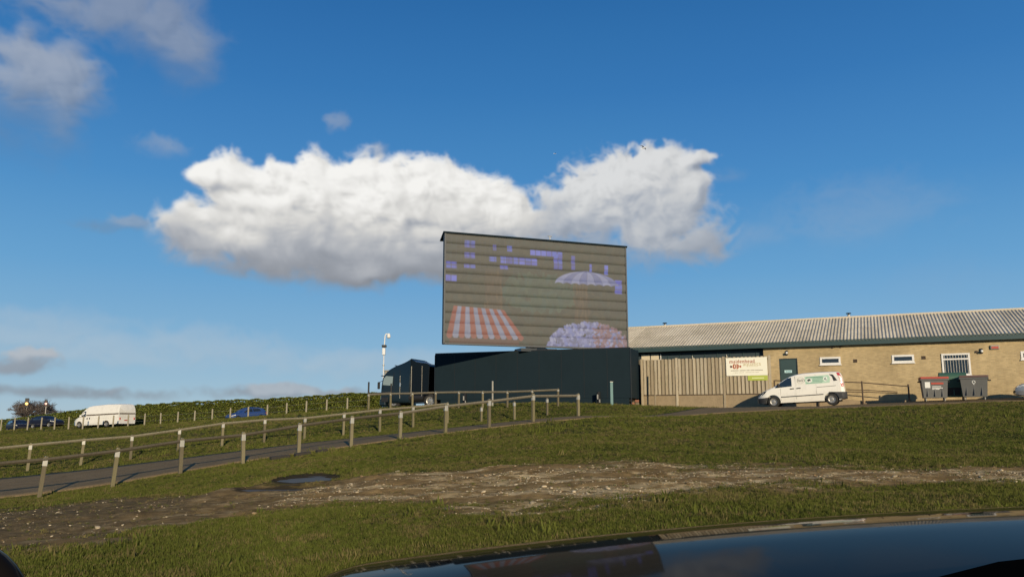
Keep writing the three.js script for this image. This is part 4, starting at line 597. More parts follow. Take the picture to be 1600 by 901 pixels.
    const g = new THREE.BufferGeometry(); g.setAttribute('position', new THREE.Float32BufferAttribute(V, 3)); g.setAttribute('uv', new THREE.Float32BufferAttribute(U, 2)); g.setAttribute('uv1', new THREE.Float32BufferAttribute(U1, 2)); g.setIndex(I); const q = g.toNonIndexed(); q.computeVertexNormals(); mesh('led_panel', q, led, S);
  }
  mesh('screen_back', box(w - 0.1, h - 0.04, 0.22, 0, h / 2, -0.18), M.black, S);
  const fr = std(lin(0.07, 0.075, 0.08), 0.6);
  mesh('screen_frame', [box(0.1, h + 0.1, 0.34, -w / 2 + 0.04, h / 2, -0.12), box(0.1, h + 0.1, 0.34, w / 2 - 0.04, h / 2, -0.12), box(w - 0.04, 0.1, 0.34, 0, -0.03, -0.12)], fr, S);
  mesh('screen_hood', extr([[0.12, 0.0], [0.12, 0.09], [-0.1, 0.14], [-1.0, -0.3], [-1.0, -0.36]], w + 0.12, 0).rotateY(-Math.PI / 2).translate(w / 2 + 0.06, h + 0.02, 0), M.trailer, S);
  mesh('anemometer', [bar([0.9, h + 0.1, -0.2], [0.9, h + 0.42, -0.2], 0.035), bar([0.75, h + 0.43, -0.2], [1.05, h + 0.43, -0.2], 0.03)], M.galv, S);
  mesh('mast', [box(1.1, 2.6, 0.9, 0, -0.3, -0.75), box(2.6, 0.22, 1.3, 0, -0.26, -0.7)], M.truck, S);
  scene.updateMatrixWorld(true); k.attach(S);
}

// ------------------------------------------------------------------ post-and-rail fences
function railFence(name, label, pts, o) {
  const f = thing(name, label, 'fence', [0, 0, 0], 0, 'timber rail fences along the drive'), tops = [];
  pts.forEach(([x, z], i) => {
    const y = ground(x, z), ht = (o.hts ? o.hts[i] : o.h) + (R() - 0.5) * 0.05, lean = (o.lean ? o.lean[i] ?? 0 : 0) + (R() - 0.5) * 0.03, ly = (R() - 0.5) * 0.03;
    const g = new THREE.Group(); g.name = 'post'; g.position.set(x, y, z); g.rotation.set(ly, 0.55 + (R() - 0.5) * 0.15, -lean); f.add(g);
    const w = o.w, sh = extr([[-w / 2, -0.3], [w / 2, -0.3], [w / 2, ht - 0.07], [0.03, ht], [-w / 2, ht - 0.03]], w, 0.01).translate(0, 0, -w / 2);
    mesh('post_timber', sh, M.stump[Math.floor(R() * 3)], g);
    if (o.strap) mesh('galvanised_strap', [rbox(w + 0.016, o.strap, w + 0.016, 0, ht - 0.07 - o.strap / 2, 0, 0.012), box(w * 0.75, 0.012, w * 0.9, 0.01, ht - 0.028, 0, 0, 0, -0.35)], M.galv, g);
    tops.push([x + Math.sin(lean) * ht, y + ht - (o.drop ?? 0.08), z]);
  });
  for (let i = 0; i < pts.length - 1; i++) { if (o.last && i >= o.last) break; const a = tops[i], b = tops[i + 1]; mesh('rail', beam(a, b, o.rw, o.rw, Math.PI / 4), M.rail[o.tone ? o.tone(i) : 0], f); }
  if (o.lead) { const a = tops[0], b = o.lead; mesh('rail', beam([b[0], ground(b[0], b[1]) + o.h - 0.08, b[1]], a, o.rw, o.rw, Math.PI / 4), M.rail[o.tone ? o.tone(0) : 0], f); }
  return f;
}
const NEAR = [[-12.7, -22], [-11.24, -23], [-9.85, -24.2], [-8.4, -25.4], [-6.99, -26.6], [-5.52, -27.8], [-4.01, -29], [-2.47, -30], [-0.88, -31], [0.84, -32], [2.8, -34]];
const FAR = [[-19.5, -29], [-17.84, -30], [-16.43, -31], [-15.02, -32], [-13.59, -33], [-12.17, -34], [-10.71, -35], [-9.24, -36], [-7.72, -37], [-6.22, -38], [-4.78, -39], [-3.22, -40.2], [-1.58, -41.5], [0.13, -42], [1.88, -43]];
const THIRD = [[-8.93, -50], [-7.5, -49.6], [-6.1, -49.2], [-4.65, -48.8], [-3.21, -48.4], [-1.75, -48], [-0.28, -47.5], [1.18, -47], [2.66, -46.5]];
railFence('rail_fence', 'nearest low timber rail fence with galvanised post straps along the drive', NEAR, { h: 1.1, hts: [1.12, 1.08, 1.05, 1.0, 1.06, 1.05, 1.05, 1.1, 1.1, 1.13, 1.0], w: 0.108, strap: 0.2, rw: 0.075, lean: [0.06, 0.05, 0.0, -0.02, 0, 0, 0, 0], tone: (i) => (i < 6 ? 1 : 2), lead: [-14.6, -20.9], drop: 0.1 });
railFence('rail_fence', 'middle pale timber rail fence on the far side of the drive', FAR, { h: 1.05, hts: [1, 1, 1, 1, 1, 1.02, 1.04, 1.0, 1.05, 1.1, 1.08, 1.04, 0.8, 0.94, 0.92], w: 0.1, strap: 0.18, rw: 0.078, tone: () => 0, last: 11, lean: [0.03, 0.03, 0.03, 0.02, 0.02, 0.02] });
railFence('rail_fence', 'short timber rail fence close in front of the dark lorry', THIRD, { h: 1.02, w: 0.105, strap: 0.1, rw: 0.085, tone: () => 2 });
{ // field fence before the hedge: round posts and two wires
  const px = [[-58.2, -92], [-56.23, -91.27], [-54.32, -90.56], [-52.35, -89.81], [-50.45, -89.08], [-48.48, -88.31], [-46.54, -87.55], [-44.45, -86.71], [-42.44, -85.9], [-40.46, -85.08], [-38.34, -84.19], [-36.27, -83.3], [-34.14, -82.38], [-32.06, -81.46], [-29.93, -80.5], [-27.81, -79.53], [-25.7, -78.54], [-23.53, -77.5], [-21.4, -76.45], [-19.28, -75.39], [-17.11, -74.27], [-14.98, -73.15], [-12.82, -71.98]];
  const f = thing('field_fence', 'row of pale wooden posts along the hedge behind the field', 'fence'), t = [];
  const pale = std(lin(0.3, 0.27, 0.2), 0.9, { map: rep(T_wood, 2, 0.7) });
  px.forEach(([x, z]) => { const y = ground(x, z), h = 1.32 + (R() - 0.5) * 0.08, l = (R() - 0.5) * 0.06; mesh('post', [bar([x, y - 0.3, z], [x + l, y + h, z], 0.085, 0.08, 8), bar([x + l, y + h, z], [x + l, y + h + 0.06, z], 0.08, 0.03, 8)], pale, f); t.push([x, y, z]); });
  for (const hh of [1.1, 0.6]) for (let i = 0; i < t.length - 1; i++) mesh('wire', bar([t[i][0], t[i][1] + hh, t[i][2]], [t[i + 1][0], t[i + 1][1] + hh, t[i + 1][2]], 0.006, 0.006, 4), M.galv, f);
}
{ // gate post and barrier left of the lorry
  const g = thing('barrier', 'dark steel barrier between two posts at the lorry nose', 'barrier'), a = [-9.3, -52], b = [-7.9, -52.4];
  for (const [x, z] of [a, b]) mesh('barrier_post', bar([x, ground(x, z) - 0.2, z], [x, ground(x, z) + (x < -9 ? 1.75 : 1.55), z], 0.055, 0.055, 10), M.black, g);
  mesh('barrier_arm', bar([a[0], ground(...a) + 0.98, a[1]], [b[0], ground(...b) + 0.98, b[1]], 0.05), M.black, g);
}
// ------------------------------------------------------------------ wheeled bins
function bin(label, mat, lx, off, turn, o = {}) {
  const [x, z] = onB(lx, off), y = H0(x, z) + 0.04, b = thing('waste_bin', label, 'bin', [x, y, z], BT + turn, 'waste bins by the wall');
  const W0 = 1.14, W1 = 1.29, D0 = 0.8, D1 = 1.0, h0 = 0.2, h1 = 1.18, g = new THREE.BoxGeometry(1, 1, 1, 1, 1, 1), p = g.attributes.position;
  for (let i = 0; i < p.count; i++) { const up = p.getY(i) > 0; p.setXYZ(i, p.getX(i) * (up ? W1 : W0), up ? h1 : h0, p.getZ(i) * (up ? D1 : D0)); } g.computeVertexNormals();
  mesh('tub', metric(g), mat, b); mesh('rim', rbox(1.4, 0.08, 1.08, 0, 1.19, 0, 0.02), mat, b);
  if (o.dome) mesh('lid', extr([...Array(13)].map((_, i) => { const a = Math.PI * i / 12; return [Math.cos(a) * 0.52, 1.23 + Math.sin(a) * 0.34]; }), 1.36, 0.02).rotateY(Math.PI / 2).translate(-0.68, 0, 0), mat, b);
  else mesh('lid', rbox(1.4, 0.12, 1.1, 0, 1.285, 0, 0.05, 3), o.lid ?? mat, b);
  for (const sx of [-0.46, 0.46]) for (const sz of [-0.3, 0.3]) { const w = mesh('caster', [bar([sx, 0.22, sz], [sx, 0.1, sz], 0.03), new THREE.CylinderGeometry(0.09, 0.09, 0.05, 14).rotateZ(Math.PI / 2).translate(sx, 0.09, sz)], sz > 0 ? M.galv : M.black, b); }
  for (const sx of [-0.72, 0.72]) mesh('lifting_arm', bar([sx - Math.sign(sx) * 0.1, 1.08, 0], [sx + Math.sign(sx) * 0.08, 1.08, 0], 0.035), M.black, b);
  for (const k of [-0.3, 0, 0.3]) mesh('stiffener', box(0.05, 0.8, 0.04, k * 1.2, 0.68, 0.44, -0.128), mat, b);
  if (o.notice) { const tilt = (m) => { m.position.set(0, 0.84, 0.476); m.rotation.x = 0.126; return m; }; tilt(mesh('white_notice', box(0.26, 0.32, 0.012, -0.36, 0.06, 0), M.paper, b)); tilt(mesh('red_label', box(0.6, 0.1, 0.012, 0.12, 0.14, 0), M.redPlastic, b)); for (const [yy, ww] of [[-0.03, 0.44], [-0.11, 0.52], [-0.17, 0.36]]) tilt(mesh('printed_line', box(ww, 0.035, 0.008, 0.06 + ww / 2 - 0.2, yy, 0), M.paper, b)); }
  if (o.emblem) { const m = mesh('round_emblem', [new THREE.TorusGeometry(0.07, 0.018, 6, 18), box(0.05, 0.05, 0.01, 0, -0.12, 0)], M.paper, b); m.position.set(-0.02, 0.98, 0.49); m.rotation.x = 0.126; }
  if (o.open) mesh('front_flap', box(0.95, 0.42, 0.02, 0, 0.5, 0.45, 0.12), M.black, b);
  return b;
}
bin('grey bin with red lid, red label and white notice', M.binGrey, 17.98, 4.7, 0.06, { lid: M.redPlastic, notice: true });
bin('dark green bin with domed lid between the two grey bins', M.binGreen, 19.0, 3.4, 0, { dome: true, open: true });
bin('grey bin with small white round emblem, furthest from the van', M.binGrey, 19.95, 4.5, -0.1, { lid: std(lin(0.13, 0.075, 0.065), 0.6), emblem: true });

// ------------------------------------------------------------------ poles, masts, small things
{
  const x = -9.98, z = -62, y = ground(x, z), m = thing('camera_mast', 'tall slender white camera mast with curved top behind the lorry cab', 'mast', [x, y, z]);
  const paint = std(lin(0.62, 0.63, 0.64), 0.5);
  mesh('pole', bar([0, -0.3, 0], [0, 5.0, 0], 0.05, 0.04, 12), paint, m); mesh('collar', [bar([0, 3.45, 0], [0, 3.52, 0], 0.09, 0.09, 12)], M.galv, m);
  mesh('equipment_box', rbox(0.24, 0.55, 0.22, 0, 4.55, 0.05, 0.04), paint, m); mesh('floodlight', [rbox(0.36, 0.2, 0.22, 0.02, 4.96, 0.06, 0.04)], M.black, m);
  mesh('swan_neck', new THREE.TubeGeometry(new THREE.CatmullRomCurve3([[0, 4.9, 0], [0.04, 5.4, 0], [0.06, 5.75, 0], [0.14, 5.92, 0], [0.28, 5.92, 0]].map((p) => new THREE.Vector3(...p))), 20, 0.045, 10), paint, m);
  mesh('dome_camera', [new THREE.SphereGeometry(0.15, 16, 12).translate(0.34, 5.72, 0), bar([0.34, 5.76, 0], [0.34, 5.95, 0], 0.14, 0.1, 14)], M.white, m);
}
{ const x = -9.2, z = -66, y = ground(x, z), c = thing('utility_cabin', 'small grey cabin just showing behind the lorry cab roof', 'cabin', [x, y, z], -0.3); mesh('cabin_wall', rbox(2.0, 3.35, 2.0, 0, 1.5, 0, 0.03), M.concrete, c); mesh('cabin_roof', rbox(2.15, 0.1, 2.15, 0, 3.2, 0, 0.02), M.concrete, c); mesh('roof_vent', bar([0.1, 3.2, 0], [0.1, 3.55, 0], 0.08, 0.12), M.black, c); }
{ const x = 6.08, z = -49, y = ground(x, z), p = thing('marker_post', 'square teal marker post standing before the lorry trailer', 'post', [x, y, z]); mesh('post_shaft', rbox(0.17, 1.7, 0.17, 0, 0.55, 0, 0.015), std(lin(0.1, 0.2, 0.2), 0.6, { map: rep(T_stain, 1, 1) }), p); mesh('post_cap', rbox(0.185, 0.04, 0.185, 0, 1.41, 0, 0.01), M.galv, p); }
{ const x = -1.2, z = -49.6, y = ground(x, z); const p = thing('grey_post', 'slim grey steel post between third fence and lorry', 'post', [x, y, z]); mesh('post_shaft', bar([0, -0.2, 0], [0, 1.5, 0], 0.055, 0.055, 10), M.concrete, p); mesh('post_cap', bar([0, 1.5, 0], [0, 1.53, 0], 0.065, 0.05, 10), M.galv, p); }
[[-7.35, -25.75, 0.62], [-6.72, -26.05, 0.5], [-6.2, -26.45, 0.36]].forEach(([x, z, l], i) => { const g = rbox(l, 0.12, 0.22, 0, 0.03, 0, 0.03, 3), p = g.attributes.position; for (let k = 0; k < p.count; k++) p.setY(k, p.getY(k) + (vn(p.getX(k) * 9 + i * 20, p.getZ(k) * 9) - 0.5) * 0.03); g.computeVertexNormals(); const m = solo('kerb_log', g, std(lin(0.03, 0.026, 0.022), 0.9, { map: rep(T_wood, 2, 2) }), ['longest dark timber lying by the drive edge', 'middle dark timber of three by the drive edge', 'shortest dark timber by the drive edge'][i], 'timber', 'dark timbers by the drive'); m.position.set(x, ground(x, z) + 0.02, z); m.rotation.set(0, 0.62, 0.1); });
// road signals and sign far left, beyond the hedge
for (const [x, z, yb, amber, label] of [[-75.4, -125, 0, true, 'road signal with bright amber lamp beside the bare tree'], [-72.4, -125, 0, false, 'road signal with small red lamp beside the bare tree']]) {
  const y = ground(x, z), s = thing('road_signal', label, 'signal', [x, y, z], 0.3, 'road signals beyond the hedge'), top = 3.75 - y;
  mesh('pole', bar([0, -0.3, 0], [0, top, 0], 0.06, 0.06, 10), M.galv, s); mesh('signal_head', rbox(amber ? 0.55 : 0.4, amber ? 1.5 : 0.9, 0.22, 0, top, 0.08, 0.05), M.black, s);
  mesh('signal_lamp', new THREE.CylinderGeometry(amber ? 0.2 : 0.15, amber ? 0.2 : 0.15, 0.06, 18).rotateX(Math.PI / 2).translate(0, top - 0.1, 0.22), std(0x000000, 0.3, { emissive: amber ? lin(1, 0.55, 0.12) : lin(1, 0.35, 0.25), emissiveIntensity: amber ? 3.5 : 2.2 }), s);
  const pl = new THREE.PointLight(amber ? lin(1, 0.55, 0.12) : lin(1, 0.35, 0.25), 1.5, 6); pl.position.set(0, top - 0.1, 0.35); pl.castShadow = true; s.add(pl);
}
{ const x = -68.0, z = -104, y = ground(x, z), s = thing('upright_sign', 'narrow white upright sign above the hedge at far left', 'sign', [x, y, z], 0.9); mesh('sign_post', bar([0, -0.3, 0], [0, 2.6, 0], 0.05), M.galv, s); mesh('sign_panel', rbox(0.5, 1.0, 0.06, 0, 2.3, 0, 0.02), M.white, s); mesh('sign_back', rbox(0.46, 0.96, 0.05, 0.05, 2.28, -0.07, 0.02), M.tealDark, s); }

// ------------------------------------------------------------------ hedge and bare tree
{
  const leafMat = [lin(0.12, 0.145, 0.028), lin(0.085, 0.11, 0.024), lin(0.15, 0.155, 0.036)].map((c) => mat(c, 0.9, { side: THREE.DoubleSide }));
  const line = [[-84, -113, 1.8], [-70, -108, 1.85], [-58, -102.5, 1.9], [-48, -98.5, 2.1], [-40, -95, 2.35], [-32, -91, 2.3], [-23.5, -86.5, 2.15], [-17, -83, 2.15], [-13.3, -81, 2.0], [-12, -80.2, 1.3]];
  const h = thing('hedge', 'long clipped green hedge running along the back of the field', 'hedge', [0, 0, 0]);
  const at = (t) => { const f = t * (line.length - 1), i = Math.min(line.length - 2, Math.floor(f)), u = f - i; return [0, 1, 2].map((c) => lerp(line[i][c], line[i + 1][c], u)); };
  // inner mass of twigs
  const V = [], I = [], n = 220, prof = [[-0.55, -0.2], [-0.62, 0.45], [-0.5, 0.85], [0, 0.93], [0.5, 0.85], [0.62, 0.45], [0.55, -0.2]];
  for (let i = 0; i <= n; i++) { const [x, z, ht] = at(i / n), y = ground(x, z); prof.forEach(([o, k]) => { const b = 1 + (fbm(i * 0.5, o * 3 + k * 4 + 20, 3) - 0.5) * 0.35; V.push(x + o * 0.4 * b, y + ht * k * b, z + o * 0.9 * b); }); }
  for (let i = 0; i < n; i++) for (let j = 0; j < 6; j++) { const a = i * 7 + j; I.push(a, a + 1, a + 7, a + 1, a + 8, a + 7); }
  const g = new THREE.BufferGeometry(); g.setAttribute('position', new THREE.Float32BufferAttribute(V, 3)); g.setIndex(I); g.computeVertexNormals(); mesh('twigs', g, mat(lin(0.05, 0.054, 0.02), 1), h);
  const r = rng(31), P = [[], [], []];
  for (let i = 0; i < 52000; i++) {
    const [x, z, ht] = at(r()), y = ground(x, z), a = r() * Math.PI, bump = 1 + (fbm(x * 1.3, z * 1.3 + 9, 3) - 0.5) * 0.4, ox = Math.cos(a) * 0.72 * bump, k = a > 0.35 && a < 2.8 ? (r() < 0.5 ? Math.min(1, Math.sin(a) * 1.3) : r()) : r(), yy = y + ht * Math.min(1.02, k) * (0.93 + 0.16 * bump * fbm(x * 2.2, z * 2.2, 2)) , s = 0.07 + r() * 0.07;
    const side = r() < 0.75 ? 1 : -1, cx = x + ox * 0.35, cz = z + side * (0.35 + 0.3 * r()) * bump * (k > 0.9 ? r() : 1), ax = r() * 6.28, ay = (r() - 0.5) * 2.4, q = P[Math.floor(r() * 3)];
    const ux = Math.cos(ax) * Math.cos(ay) * s, uy = Math.sin(ay) * s, uz = Math.sin(ax) * Math.cos(ay) * s, vx = -Math.sin(ax) * s * 0.6, vy = (r() - 0.3) * s * 0.6, vz = Math.cos(ax) * s * 0.6;
    q.push(cx - ux, yy - uy, cz - uz, cx + vx, yy + vy, cz + vz, cx + ux, yy + uy, cz + uz, cx - ux, yy - uy, cz - uz, cx + ux, yy + uy, cz + uz, cx - vx, yy - vy, cz - vz);
  }
  P.forEach((q, i) => { const lg = new THREE.BufferGeometry(); lg.setAttribute('position', new THREE.Float32BufferAttribute(q, 3)); lg.computeVertexNormals(); mesh('foliage', lg, leafMat[i], h).userData = { kind: 'stuff' }; });
}
{
  const r = rng(12), bark = mat(lin(0.15, 0.125, 0.11), 1), x = -76, z = -128, y = ground(x, z), t = thing('bare_tree', 'leafless brown tree with a wide twiggy crown beyond the hedge', 'tree', [x, y, z]), tr = [], tw = [];
  const grow = (p, d, l, rad, lv) => {
    const e = p.map((v, i) => v + d[i] * l), g = bar(p, e, rad, rad * 0.62, lv < 2 ? 7 : lv < 4 ? 4 : 3); (lv < 2 ? tr : tw).push(g);
    if (lv >= 7) return; const n = lv < 1 ? 6 : 3;
    for (let i = 0; i < n; i++) { const a = r() * 6.283, s = 0.45 + r() * 0.5, v = new THREE.Vector3(d[0] + Math.cos(a) * s, d[1] * 0.8 + (r() - 0.25) * 0.5, d[2] + Math.sin(a) * s).normalize(); grow(lv < 1 ? e : p.map((q, k) => lerp(q, e[k], 0.55 + r() * 0.45)), [v.x, v.y, v.z], l * (0.66 + r() * 0.22), Math.max(0.015, rad * 0.56), lv + 1); }
  };
  grow([0, -0.2, 0], [0.02, 1, 0], 1.5, 0.26, 0);
  mesh('trunk', tr, bark, t); mesh('crown', tw, bark, t).userData = { kind: 'stuff' }; t.scale.set(1.45, 1.25, 1.45);
}
// ------------------------------------------------------------------ gulls
function gull(label, x, y, z, rot, s) {
  const g = thing('gull', label, 'bird', [x, y, z], 0, 'gulls in the sky'); g.rotation.set(...rot); g.scale.setScalar(s);
  const prof = []; for (let i = 0; i <= 14; i++) { const t = i / 14; prof.push(new THREE.Vector2(0.001 + 0.075 * Math.pow(Math.sin(Math.PI * Math.pow(t, 0.75)), 0.8) * (1 - 0.35 * t), -0.3 + t * 0.6)); }
  mesh('body', [new THREE.LatheGeometry(prof, 14).rotateZ(-Math.PI / 2), new THREE.SphereGeometry(0.05, 12, 10).translate(0.27, 0.02, 0), extr([[-0.28, -0.07], [-0.28, 0.07], [-0.42, 0.09], [-0.42, -0.09]], 0.015).rotateX(Math.PI / 2)], std(lin(0.78, 0.78, 0.76), 0.7), g);
  mesh('beak', new THREE.ConeGeometry(0.018, 0.07, 8).rotateZ(-Math.PI / 2).translate(0.35, 0.01, 0), std(lin(0.6, 0.4, 0.05), 0.5), g);
  for (const sd of [1, -1]) { const sh = extr([[0.12, 0.03], [0.16, 0.3], [0.08, 0.52], [-0.1, 0.78], [-0.12, 0.76], [-0.02, 0.45], [-0.12, 0.05]], 0.018, 0.004).rotateX(Math.PI / 2); const p = sh.attributes.position; for (let i = 0; i < p.count; i++) { const d = Math.abs(p.getZ(i)); p.setY(i, p.getY(i) + d * 0.35 - d * d * 0.3); p.setZ(i, sd * d); } if (sd < 0) { const q = p.array; for (let i = 0; i < q.length; i += 9) for (let c = 0; c < 3; c++) { const t = q[i + 3 + c]; q[i + 3 + c] = q[i + 6 + c]; q[i + 6 + c] = t; } } sh.computeVertexNormals(); mesh('wing', sh, std(lin(0.09, 0.1, 0.12), 0.8), g); }
}
gull('gull with dark wings banking in front of the right cloud', 10.36, 22.29, -60, [0.75, 0.35, 0.25], 0.62);
gull('tiny distant gull high above the gap between the clouds', 9.54, 59.54, -170, [0.2, 0.2, 0], 0.9);

// ------------------------------------------------------------------ the car the view is taken from: only its front shows
{
  const c = thing('viewing_car', 'dark blue car whose glossy bonnet shows along the bottom edge', 'car', [0, 0, 0]);
  const paint = phy(lin(0.011, 0.009, 0.008), 0.05, { ior: 1.5, specularIntensity: 0.013 });
  const surf = (x, D) => { const xr = x - 0.4; let y = 1.088 + 0.08 * (x - 0.68) - 0.035 * xr * xr - (D - 1.25) ** 2 / (D < 1.25 ? 34 : 6.6); const e = Math.max(0, D - 1.72); y -= e * e * 2.6; const l = Math.max(0, -0.28 - x), r = Math.max(0, x - 1.12); return y - l * l * 1.8 - r * r * 1.8; };
  const V = [], I = [], nx = 90, nz = 70; for (let j = 0; j <= nz; j++) for (let i = 0; i <= nx; i++) { const x = -0.52 + 1.86 * i / nx, D = 0.72 + 1.33 * j / nz; V.push(x, surf(x, D), -D); }
  for (let j = 0; j < nz; j++) for (let i = 0; i < nx; i++) { const a = j * (nx + 1) + i; I.push(a, a + 1, a + nx + 1, a + 1, a + nx + 2, a + nx + 1); }
  const g = new THREE.BufferGeometry(); g.setAttribute('position', new THREE.Float32BufferAttribute(V, 3)); g.setIndex(I); g.computeVertexNormals(); mesh('bonnet', g, paint, c);
  const side = (x) => { const P = [], J = []; for (let j = 0; j <= 30; j++) { const D = 0.72 + 1.33 * j / 30, y = surf(x, D); P.push(x, y, -D, x + (x < 0 ? -0.06 : 0.06), y - 0.2, -D, x + (x < 0 ? -0.06 : 0.06), 0.25, -D); } for (let j = 0; j < 30; j++) for (const k of [0, 1]) { const a = 3 * j + k; x < 0 ? J.push(a, a + 3, a + 1, a + 1, a + 3, a + 4) : J.push(a, a + 1, a + 3, a + 1, a + 4, a + 3); } const q = new THREE.BufferGeometry(); q.setAttribute('position', new THREE.Float32BufferAttribute(P, 3)); q.setIndex(J); q.computeVertexNormals(); return q; };
  mesh('front_wing', side(-0.52), paint, c); mesh('front_wing', side(1.34), paint, c);
  { const P = [], J = []; for (let i = 0; i <= 40; i++) { const x = -0.52 + 1.86 * i / 40, y = surf(x, 2.05); P.push(x, y, -2.05, x, 0.62, -2.2, x, 0.25, -2.15); } for (let i = 0; i < 40; i++) for (const k of [0, 1]) { const a = 3 * i + k; J.push(a, a + 3, a + 1, a + 1, a + 3, a + 4); } const q = new THREE.BufferGeometry(); q.setAttribute('position', new THREE.Float32BufferAttribute(P, 3)); q.setIndex(J); q.computeVertexNormals(); mesh('front_bumper', q, paint, c); }
  const trim = phy(lin(0.003, 0.003, 0.003), 1, { specularIntensity: 0 });
  const dash = extr([[0.28, -0.3], [1.25, -0.3], [1.25, 0.08], [0.8, 0.075], [0.43, 0.036], [0.35, 0.017], [0.28, -0.02]], 0.22, 0.006).translate(0, 1.09, -0.74); mesh('dashboard_top', dash, trim, c);
  mesh('wing_mirror', new THREE.SphereGeometry(0.11, 28, 20).scale(0.9, 0.75, 0.6).translate(-0.581, 1.055, -0.83), paint, c); mesh('mirror_arm', bar([-0.62, 1.0, -0.83], [-0.5, 0.86, -0.74], 0.03), trim, c);
  mesh('door', rbox(0.08, 0.62, 0.9, -0.55, 0.55, -0.32, 0.03), paint, c);
  for (const x of [-0.42, 1.24]) wheel(c, 0, 0, 0, 0.31, x < 0 ? 1 : -1, 0.2).position.set(x, ground(x, -1.5) + 0.31, -1.5), c.children[c.children.length - 1].rotation.y = Math.PI / 2;
}

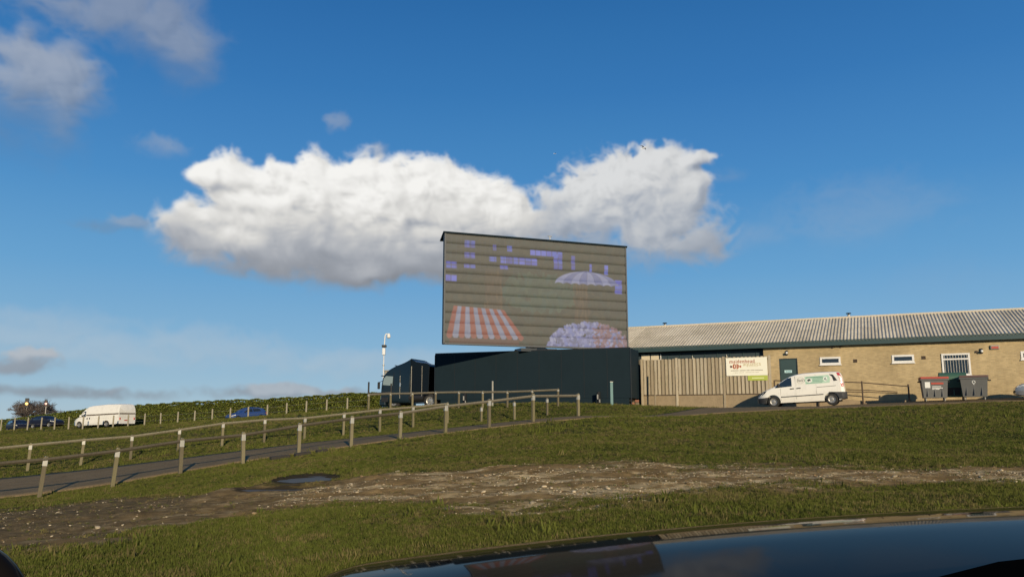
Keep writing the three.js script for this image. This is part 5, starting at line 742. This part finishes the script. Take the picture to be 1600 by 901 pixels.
// ------------------------------------------------------------------ grass and stones
{
  const r = rng(77), blades = [], bl = 7;
  for (let i = 0; i < bl; i++) { const a = r() * 6.283, o = r() * 0.05, x = Math.cos(a) * o, z = Math.sin(a) * o, h = 0.017 + r() * 0.022, t = r() * 6.283, w = 0.006, lx = Math.cos(t + 1) * h * (0.3 + r() * 0.5), lz = Math.sin(t + 1) * h * (0.3 + r() * 0.5); blades.push(x - Math.cos(t) * w, -0.01, z - Math.sin(t) * w, x + Math.cos(t) * w, -0.01, z + Math.sin(t) * w, x + lx, h, z + lz); }
  const g = new THREE.BufferGeometry(); g.setAttribute('position', new THREE.Float32BufferAttribute(blades, 3)); g.computeVertexNormals();
  const pts = [];
  const put = (n, z0, z1) => { for (let i = 0; i < n; i++) { const z = -(z0 + (z1 - z0) * r()), half = -z * 0.72 + 3, x = (r() * 2 - 1) * half; if (Math.abs(x) > 45 && z > -48) continue; if (z < -62 && x > -8) continue; if (z < -17 && (onPath(x, z) || pathDist(x, z) < 0.12)) continue; const d = dirt(x, z); if (r() < smooth(0.1, 0.95, d) * 0.97) continue; let wet = false; for (const p of PUDDLES) if (((x - p[0]) / p[2]) ** 2 + ((z - p[1]) / p[3]) ** 2 < 1.3) wet = true; if (wet) continue; pts.push([x, z, d]); } };
  put(70000, 4.5, 9); put(110000, 9, 16); put(110000, 16, 26); put(100000, 26, 48); put(60000, 48, 96);
  for (let i = 0; i < 9000; i++) { const z = -(5 + 30 * Math.pow(r(), 1.3)), x = (r() * 2 - 1) * (-z * 0.72 + 3); if (z < -17 && (onPath(x, z) || pathDist(x, z) < 0.1)) continue; const d = dirt(x, z); if (d > 0.6 || vn(x * 0.9 + 60, z * 0.9) + 0.5 * d + (pathDist(x, z) < 0.5 ? 0.5 : 0) < 0.66) continue; pts.push([x, z, d * 0.3, 1.7 + 1.1 * r()]); }
  const m = new THREE.InstancedMesh(g, mat(0xffffff, 0.9, { side: THREE.DoubleSide }), pts.length), M4 = new THREE.Matrix4(), q = new THREE.Quaternion(), e = new THREE.Euler(), col = new THREE.Color();
  pts.forEach(([x, z, d, up = 1], i) => {
    const big = fbm(x * 0.5 + 8, z * 0.5, 3), s = up * (0.7 + r() * 0.8) * (0.75 + big * 0.6) * (z < -48 ? 2.6 : z < -26 ? 1.5 : 1) * (1 - 0.35 * d), c = fbm(x * 0.35, z * 0.35, 4), dry = r() < 0.12 + 0.4 * smooth(0.52, 0.7, fbm(x * 1.7 + 40, z * 1.7, 3)) + 0.3 * smooth(0.55, 0.72, fbm(x * 0.25 + 90, z * 0.5, 3)) + d * 0.3, k = 0.75 + 0.5 * r();
    M4.compose(new THREE.Vector3(x, ground(x, z), z), q.setFromEuler(e.set((r() - 0.5) * 0.4, r() * 6.283, (r() - 0.5) * 0.4)), new THREE.Vector3(s, s, s)); m.setMatrixAt(i, M4);
    m.setColorAt(i, dry ? col.setRGB(0.125 * k, 0.105 * k, 0.042 * k) : col.setRGB(lerp(0.064, 0.094, c) * k, lerp(0.08, 0.1, c) * k, lerp(0.016, 0.022, c) * k));
  });
  m.name = 'grass'; m.castShadow = m.receiveShadow = true; m.userData = { kind: 'stuff', label: 'short rough turf covering the field', category: 'grass' }; scene.add(m);
}
{
  const r = rng(55), g0 = new THREE.IcosahedronGeometry(1, 1), p = g0.attributes.position; for (let i = 0; i < p.count; i++) { const x = p.getX(i), y = p.getY(i), z = p.getZ(i), k = 0.75 + 0.5 * vn(x * 1.6 + 9, y * 1.6 + z * 1.3 + 20); p.setXYZ(i, x * k * 1.2, y * k * 0.6, z * k); } g0.computeVertexNormals();
  const pts = []; while (pts.length < 14000) { const x = -17 + r() * 31, z = -8 - r() * 13, d = dirt(x, z); if (d < 0.3 || r() > d) continue; const c = fbm(x * 0.8 + 3, z * 3.2, 4); if (r() > smooth(0.36, 0.62, c) * (x > -4 ? 1 : 0.12) + 0.03) continue; pts.push([x, z]); }
  const m = new THREE.InstancedMesh(g0, mat(0xffffff, 0.9), pts.length), M4 = new THREE.Matrix4(), q = new THREE.Quaternion(), e = new THREE.Euler(), col = new THREE.Color();
  pts.forEach(([x, z], i) => { const s = 0.004 + 0.013 * Math.pow(r(), 3.2) + (r() < 0.007 ? 0.008 + 0.024 * r() : 0), k = 0.55 + 0.5 * r(), br = r() < 0.45; M4.compose(new THREE.Vector3(x, ground(x, z) + s * 0.2, z), q.setFromEuler(e.set((r() - 0.5) * 0.7, r() * 6.283, (r() - 0.5) * 0.7)), new THREE.Vector3(s, s, s)); m.setMatrixAt(i, M4); m.setColorAt(i, br ? col.setRGB(0.3 * k, 0.21 * k, 0.115 * k) : col.setRGB(0.52 * k, 0.43 * k, 0.29 * k)); });
  m.name = 'gravel'; m.castShadow = m.receiveShadow = true; m.userData = { kind: 'stuff', label: 'pale stones scattered over the worn dirt track', category: 'stones' }; scene.add(m);
}
renderer.render(scene, camera);
